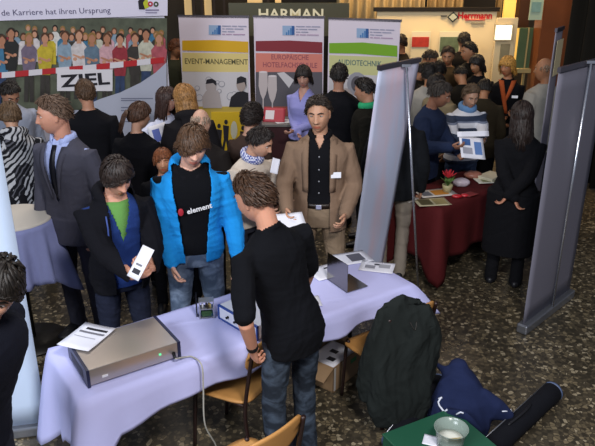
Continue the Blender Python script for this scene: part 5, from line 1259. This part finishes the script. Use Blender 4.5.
m = MB(); b.disc(m, 234, 130, 3.4, 9, .003); m.build('print_patch', ink('palegrey2', 'b9b6a0'), cn)
d0 = at(262, 134, 7.6); d1 = at(305, 134, 7.6)
dt = thing('counter', 'dark counter with leaflets below the champagne-glass banner', 'counter', ((d0.x+d1.x)/2, 7.75, 0)); dw = d1.x-d0.x
m = MB(); m.box((0, 0, 1.0), (dw, .42, .03)); m.build('counter_top', mat('grey_top', '6d6a66', .4), dt, bevel=.004)
m = MB(); m.box((0, .0, .49), (dw-.06, .36, .98)); m.build('counter_body', mat('maroon_panel', '3a1a1e', .6), dt)
for k, (px, c0, lb_) in enumerate(((281, 'd0cfd2', 'white brochures fanned on the dark counter'), (270, 'a33a44', 'red and white brochures standing on the dark counter'))):
    v = at(px, 130, 7.65); sheet('brochure', lb_, 'brochure', (v.x+.05, 7.70), R(20), .26, .18, 1.016 if k == 0 else 1.09, mat('paper_'+c0, c0, .5), [(-.4, -.3, .0, .3, 'c8c0c4')] if k else None, .004, tilt=None if k == 0 else (R(60), 0, R(-10)))

# ------------------------------------------------------------------ chairs
ply = mat('beech_plywood', 'b5834a', .45, .4, nz=.15, nscale=3); ply.node_tree.nodes['Noise Texture'].inputs['Distortion'].default_value = 3
frame_m = mat('brown_steel', '2b1a18', .4, .5, metal=.3)
def chair(loc, rz, label, seat_m=ply, back=True):
    r = thing('chair', label, 'chair', (loc[0], loc[1], 0), rz, 'wooden seat chairs by the lavender table'); n = 12; V = []; F = []
    for j in range(n+1):
        for i in range(n+1):
            u, v = i/n*2-1, j/n*2-1; k = (1-.10*v*v) ; rr2 = (abs(u)**5+abs(v)**5)**.2; kx = 1/max(1, rr2/1.0)
            x = .205*u*kx*(1+.06*v); y = .20*v*kx; V.append((x, y, .450-.012*(1-u*u)*(1-v*v)-.020*max(0, v-.6)**1.5*2))
    for j in range(n):
        for i in range(n): a = j*(n+1)+i; F.append((a, a+1, a+n+2, a+n+1))
    o = mesh_obj('seat', V, F, seat_m, r); md = o.modifiers.new('t', 'SOLIDIFY'); md.thickness = .012; md.offset = -1
    if back:
        V = []; F = []
        for j in range(9):
            for i in range(13):
                u, v = i/12*2-1, j/8; e = 1-.12*abs(v*2-1)**4; V.append((.205*u*e, -.235-.03*v+.035*u*u*1.0-.0, .66+.17*v-.015*abs(u)**3*(1 if v > .5 else -1)))
        for j in range(8):
            for i in range(12): a = j*13+i; F.append((a, a+1, a+14, a+13))
        o = mesh_obj('backrest', V, F, seat_m, r); md = o.modifiers.new('t', 'SOLIDIFY'); md.thickness = .011
    for sd in (-1, 1):
        m = MB(); m.tube(catmull([(sd*.175, .205, 0), (sd*.175, .17, .42), (sd*.17, .15, .436)], 6), .012, 8); m.build('leg', frame_m, r, True)
        m = MB(); m.tube(catmull([(sd*.185, -.225, 0), (sd*.182, -.18, .30), (sd*.185, -.185, .46), (sd*.19, -.215, .64), (sd*.19, -.245, .81)], 6), .012, 8); m.build('leg', frame_m, r, True)
        m = MB(); m.tube([(sd*.172, .16, .428), (sd*.182, -.182, .425)], .010, 8); m.build('side_rail', frame_m, r, True)
    m = MB(); m.tube([(-.172, .15, .428), (.172, .15, .428)], .010, 8); m.build('front_rail', frame_m, r, True)
    return r
c1 = on(236, 378, .45); chair(c1, R(62), 'wooden chair left of the black polo shirt, its seat facing the table')
c2 = on(241, 468, .45); chair((c2.x, c2.y-.02), R(44), 'wooden chair cut off by the bottom edge of the picture')
c3 = on(384, 344, .45); chair((c3.x, c3.y), R(34), 'wooden chair under the draped dark jacket at the right end of the table')
# dark jacket hung over the third chair
def lin3(a, b, t): return a+(b-a)*t
cx, cy, ca = c3.x, c3.y, R(15)
Mj = Matrix.Translation((cx, cy, 0)) @ Matrix.Rotation(ca, 4, 'Z')
jk = thing('draped_jacket', 'large black jacket hung over the back of the right wooden chair', 'jacket', (cx, cy, 0), ca)
prt = []
# shoulder ridge over the back rail, shell falling to near the floor behind
pathj = [(0, -.27, .885), (0, -.275, .80), (0, -.29, .66), (0, -.30, .50), (0, -.31, .34), (.0, -.31, .18), (0, -.31, .10)]
radj = [(.16, .035), (.195, .055), (.215, .070), (.225, .078), (.225, .080), (.22, .080), (.19, .075)]
prt.append(loft(pathj, radj, 30, sq=2.6))
for sd in (-1, 1):
    prt.append(loft([(sd*.15, -.27, .84), (sd*.205, -.28, .70), (sd*.235, -.26, .52), (sd*.24, -.24, .34), (sd*.22, -.23, .26)], [(.05, .06), (.06, .065), (.058, .06), (.052, .055), (.05, .05)], 14))
prt.append(loft([(-.11, -.235, .88), (0, -.26, .925), (.11, -.235, .88)], [.03, .034, .03], 12))
V, Fq = remesh(prt, .010, 4); V = wrinkle(V, Fq, .045, 15, 5, (1, 1, .28)); V = wrinkle(V, Fq, .016, 34, 8, (1, 1, .5))
np_obj('jacket_body', V, Fq, cloth('black_green_wool', '1b1f1e', nz=.25, nscale=5), jk)
m = MB(); m.tube(catmull([(-.02, -.40, .84), (0, -.43, .80), (.02, -.40, .84)], 5), .004, 6); m.build('hanging_loop', steel, jk, True)
# cardboard carton with drawings
kA = on(333, 393, .0); kB = on(366, 366, .0); ku = (kB-kA); ku.z = 0; KL = .34; ka = math.atan2(ku.y, ku.x); KW, KH = .26, .20
kt = thing('carton', 'open brown carton with green tape under the right end of the table', 'box', (kA.x, kA.y, 0), ka)
card = mat('cardboard', '8f7457', .8, nz=.12, nscale=8)
m = MB(); t_ = .006
m.box((KL/2, KW/2, .004), (KL, KW, .006)); m.box((KL/2, t_/2, KH/2), (KL, t_, KH)); m.box((KL/2, KW-t_/2, KH/2), (KL, t_, KH)); m.box((t_/2, KW/2, KH/2), (t_, KW, KH)); m.box((KL-t_/2, KW/2, KH/2), (t_, KW, KH)); m.build('carton_body', card, kt)
m = MB(); m.hexa([Vector(p) for p in ((KL, 0, KH-.003), (KL+.12, .01, KH-.05), (KL+.12, KW-.01, KH-.05), (KL, KW, KH-.003), (KL, 0, KH), (KL+.12, .01, KH-.047), (KL+.12, KW-.01, KH-.047), (KL, KW, KH))]); m.build('flap', card, kt)
m = MB(); m.hexa([Vector(p) for p in ((-.10, .01, KH-.07), (0, 0, KH-.003), (0, KW, KH-.003), (-.10, KW-.01, KH-.07), (-.10, .01, KH-.067), (0, 0, KH), (0, KW, KH), (-.10, KW-.01, KH-.067))]); m.build('flap', card, kt)
m = MB(); m.box((KL*.72, -.001, KH*.72), (.07, .002, .035)); m.build('green_tape', mat('tape_green', '3f7a4a', .5), kt)
m = MB(); m.box((.018, -.001, KH*.5), (.02, .002, KH*.9)); m.build('silver_tape', mat('tape_silver', 'a9a6a4', .3), kt)
ck_ = Matrix.Rotation(ka, 4, 'Z') @ Vector((KL/2, KW/2, 0))
m = MB(); m.box((0, 0, 0), (KL-.03, KW-.03, KH-.035)); o = m.build('paper_stack', mat('paper_white', 'dcdce6', .7), None, bevel=.002); o.location = (kA.x+ck_.x, kA.y+ck_.y, .0075+(KH-.035)/2); o.rotation_euler = (0, 0, ka)
tag(o, 'stack of white papers filling the open carton', 'papers')
sheet('paper_sheet', 'sheet with round black symbols on top in the carton', 'paper', (kA.x+ck_.x, kA.y+ck_.y), ka, .28, .20, KH-.026, white, [(-.28, -.3, -.12, .0, '1d1d24'), (.05, -.1, .2, .2, '1d1d24')], .002)

# ------------------------------------------------------------------ things on the floor at the lower right
# green crate
gA = on(440, 452, .14); crx, cry = gA.x, gA.y+.02; cra = R(28)
cr = thing('crate', 'dark green plastic crate at the bottom edge between the long black bags', 'crate', (crx, cry, 0), cra); grn = mat('crate_green', '1f4f3a', .45, .4)
CL, CW, CHh = .50, .40, .20
m = MB(); m.box((0, 0, .006), (CL, CW, .012)); m.build('crate_floor', grn, cr)
for c__, s__ in (((0, -CW/2, CHh/2), (CL, .012, CHh)), ((0, CW/2, CHh/2), (CL, .012, CHh)), ((-CL/2, 0, CHh/2), (.012, CW, CHh)), ((CL/2, 0, CHh/2), (.012, CW, CHh))): m = MB(); m.box(c__, s__); m.build('crate_side', grn, cr)
m = MB(); m.box((0, 0, CHh-.005), (CL+.02, CW+.02, .014)); m.build('crate_lid', grn, cr, bevel=.004)
cu = on(451, 432, .30); tub = thing('tub', 'clear round tub with white contents standing on the green crate', 'tub', (cu.x, cu.y, CHh+.004))
m = MB(); n = 32; prof = [(.072, 0), (.078, .05), (.092, .125), (.097, .128), (.094, .120), (.086, .118), (.074, .05), (.068, .006)]; m.lathe((0, 0, 0), prof, n)
m.build('tub_wall', mat('clear_plastic', '9aa8a0', .2, .6, alpha=.55), tub, True)
m = MB(); m.lathe((0, 0, 0), [(.066, .006), (.070, .06), (.02, .075)], 28); m.build('white_contents', mat('white_contents', 'd8d8cc', .8, nz=.1), tub, True)
m = MB(); m.box((.01, -.06, .085), (.07, .012, .03), rz=.1); m.build('gold_label', mat('gold_foil', 'b29a5a', .35, nz=.5, nscale=80, metal=.3), tub)
cw = on(432, 440, CHh+.01); sheet('paper_sheet', 'small white paper on the green crate left of the tub', 'paper', cw, R(-20), .10, .09, CHh+.004, white, None, .003)
# long black bags (carry bags of the banners)
bagm = cloth('bag_nylon', '0f1016')
def long_bag(p0, p1, r0, label, z=.0):
    r = thing('banner_bag', label, 'bag', ((p0.x+p1.x)/2, (p0.y+p1.y)/2, 0)); o = r.location; a, b_ = p0-o, p1-o; a.z = r0+z; b_.z = r0+z+.02
    V_, Fx = loft([a.lerp(b_, t) for t in (0, .02, .2, .4, .6, .8, .98, 1)], [r0*.8, r0, r0*1.02, r0*.96, r0*1.0, r0*.97, r0, r0*.8], 20); V_ = np.array([list(v) for v in V_])
    mb = MB(); mb.add([tuple(v) for v in V_], Fx); mb.build('bag_body', bagm, r, True)
    d = (b_-a).normalized(); sdv = Vector((-d.y, d.x, 0))
    for t in (.0, 1.):
        V_, Fx = loft([a.lerp(b_, t*.985), a.lerp(b_, t*.985+.015)], [r0*1.02, r0*1.02], 20, cap=False); mb = MB(); mb.add(V_, Fx); mb.build('end_binding', mat('binding_grey', '4c5a78', .5), r, True)
    mb = MB(); q = a.lerp(b_, .35); w_ = a.lerp(b_, .65); mb.tube(catmull([q+Vector((0, 0, r0)), q.lerp(w_, .5)+Vector((0, 0, r0*1.35))-sdv*.02, w_+Vector((0, 0, r0))], 6), .008, 6); mb.build('handle', mat('black_strap', '18181c', .4), r, True)
    mb = MB(); mb.tube([a+sdv*r0*.72+Vector((0, 0, r0*.72)), b_+sdv*r0*.72+Vector((0, 0, r0*.72))], .004, 5); mb.build('zip', alu, r, True)
    return r
long_bag(on(391, 445, .06), on(440, 385, .06), .065, 'long black carry bag lying left of the green crate')
long_bag(on(478, 462, .06), on(553, 392, .08), .068, 'long black carry bag lying right of the green crate')
# navy sports bag / folded coat
kb = on(462, 403, .18); nb = thing('sports_bag', 'navy fabric bag with white logo behind the clear tub', 'bag', (kb.x, kb.y+.02, 0), R(-12))
prt = [loft([(0, 0, .05), (-.01, .01, .20), (-.03, .03, .32), (-.04, .05, .40)], [(.21, .16), (.19, .14), (.13, .10), (.07, .06)], 24, sq=2.4),
       loft([(.10, -.02, .22), (.20, -.04, .17), (.29, -.03, .13)], [(.10, .06), (.09, .05), (.05, .03)], 16),
       loft([(-.09, .05, .34), (-.16, .04, .40), (-.20, .03, .43)], [(.05, .04), (.03, .03), (.02, .02)], 12),
       loft([(0, -.10, .10), (.02, -.16, .14), (.06, -.2, .18)], [(.15, .08), (.14, .06), (.10, .03)], 16)]
V, Fq = remesh(prt, .009, 4); V = wrinkle(V, Fq, .020, 12, 15, (1, 1, .7)); V[:, 2] = np.maximum(V[:, 2], .003)
np_obj('bag_body', V, Fq, cloth('navy_nylon', '1a2240', nz=.2), nb)
NBV = V
def on_bag(px, py):   # nearest front surface point on the bag under that view ray
    mw = Matrix.LocRotScale(nb.location, nb.rotation_euler, None); mi_ = mw.inverted()
    o = np.array(mi_ @ Vector((0, 0, CAMH))); d = np.array(mi_.to_3x3() @ Vector(tuple(ray(px, py)))); d /= np.linalg.norm(d)
    q = NBV-o; t = q@d; dist = np.linalg.norm(q-t[:, None]*d, axis=1); c = np.where(dist < .02)[0]
    if len(c) == 0: c = np.array([np.argmin(dist)])
    return Vector(tuple(NBV[c[np.argmin(t[c])]]))-Vector(tuple(d))*.006
wl = mat('logo_white', 'c9ccd8', .5)
m = MB(); m.tube([on_bag(*p) for p in ((438, 397), (435, 402), (437, 407), (441, 411))], .006, 6); m.tube([on_bag(*p) for p in ((441, 411), (444, 409))], .006, 6); m.tube([on_bag(*p) for p in ((435.5, 398), (439, 397))], .006, 6); m.build('white_logo', wl, nb, True)
m = MB(); m.tube([on_bag(*p) for p in ((454, 417), (458, 414), (462, 412))], .0055, 6); m.build('white_logo', wl, nb, True)
m = MB(); m.tube([on_bag(*p) for p in ((517, 403), (514, 408), (505, 413))], .004, 6); m.build('white_piping', wl, nb, True)
# small pieces belong to the part they sit on (part > sub-part)
BELONGS = {'eye': ['body'], 'eyebrow': ['body'], 'button': ['black_shirt', 'shirt'], 'name_badge': ['blazer', 'navy_jacket', 'black_suit'], 'lapel': ['suit_jacket', 'blazer'],
           'buckle': ['belt'], 'tee_emblem': ['tee_shirt'], 'print_area': ['page'], 'plug': ['housing'], 'green_lamp': ['housing'], 'marque_plate': ['housing'],
           'knob': ['front_panel'], 'side_grille': ['housing'], 'green_tape': ['carton_body'], 'silver_tape': ['carton_body'], 'gold_label': ['tub_wall'], 'tower_logo': ['sheet'],
           'colour_band': ['sheet'], 'title_field': ['sheet'], 'picture': ['sheet'], 'silhouettes': ['board'], 'print_patch': ['board'], 'capacitor': ['circuit_board'],
           'white_logo': ['bag_body'], 'white_piping': ['bag_body'], 'zip': ['bag_body'], 'handle': ['bag_body'], 'stripe': ['bag_body'], 'collar': ['dress_shirt', 'black_shirt'],
           'school_logo': ['header_strip'], 'crowd_print': ['photo_print'], 'tape_print': ['photo_print'], 'text_lines': ['swoosh_print'], 'print_stripe': ['panel'], 'diamond_logo': ['panel'],
           'lettering': ['tee_shirt', 'page', 'panel', 'sheet', 'housing'], 'hook': ['support_pole'], 'frame_post': ['board'], 'screen': ['screen_frame'], 'hanging_loop': ['jacket_body'], 'coat_cord': ['dark_coat']}
base = lambda n: n.split('.')[0]
for root in [o for o in SC.objects if o.parent is None and o.type == 'EMPTY']:
    kids = list(root.children); first = {}
    for k in kids: first.setdefault(base(k.name), k)
    for k in kids:
        for p in BELONGS.get(base(k.name), ()):
            q = first.get(p)
            if q is not None and q is not k and q.parent is root: k.parent = q; break
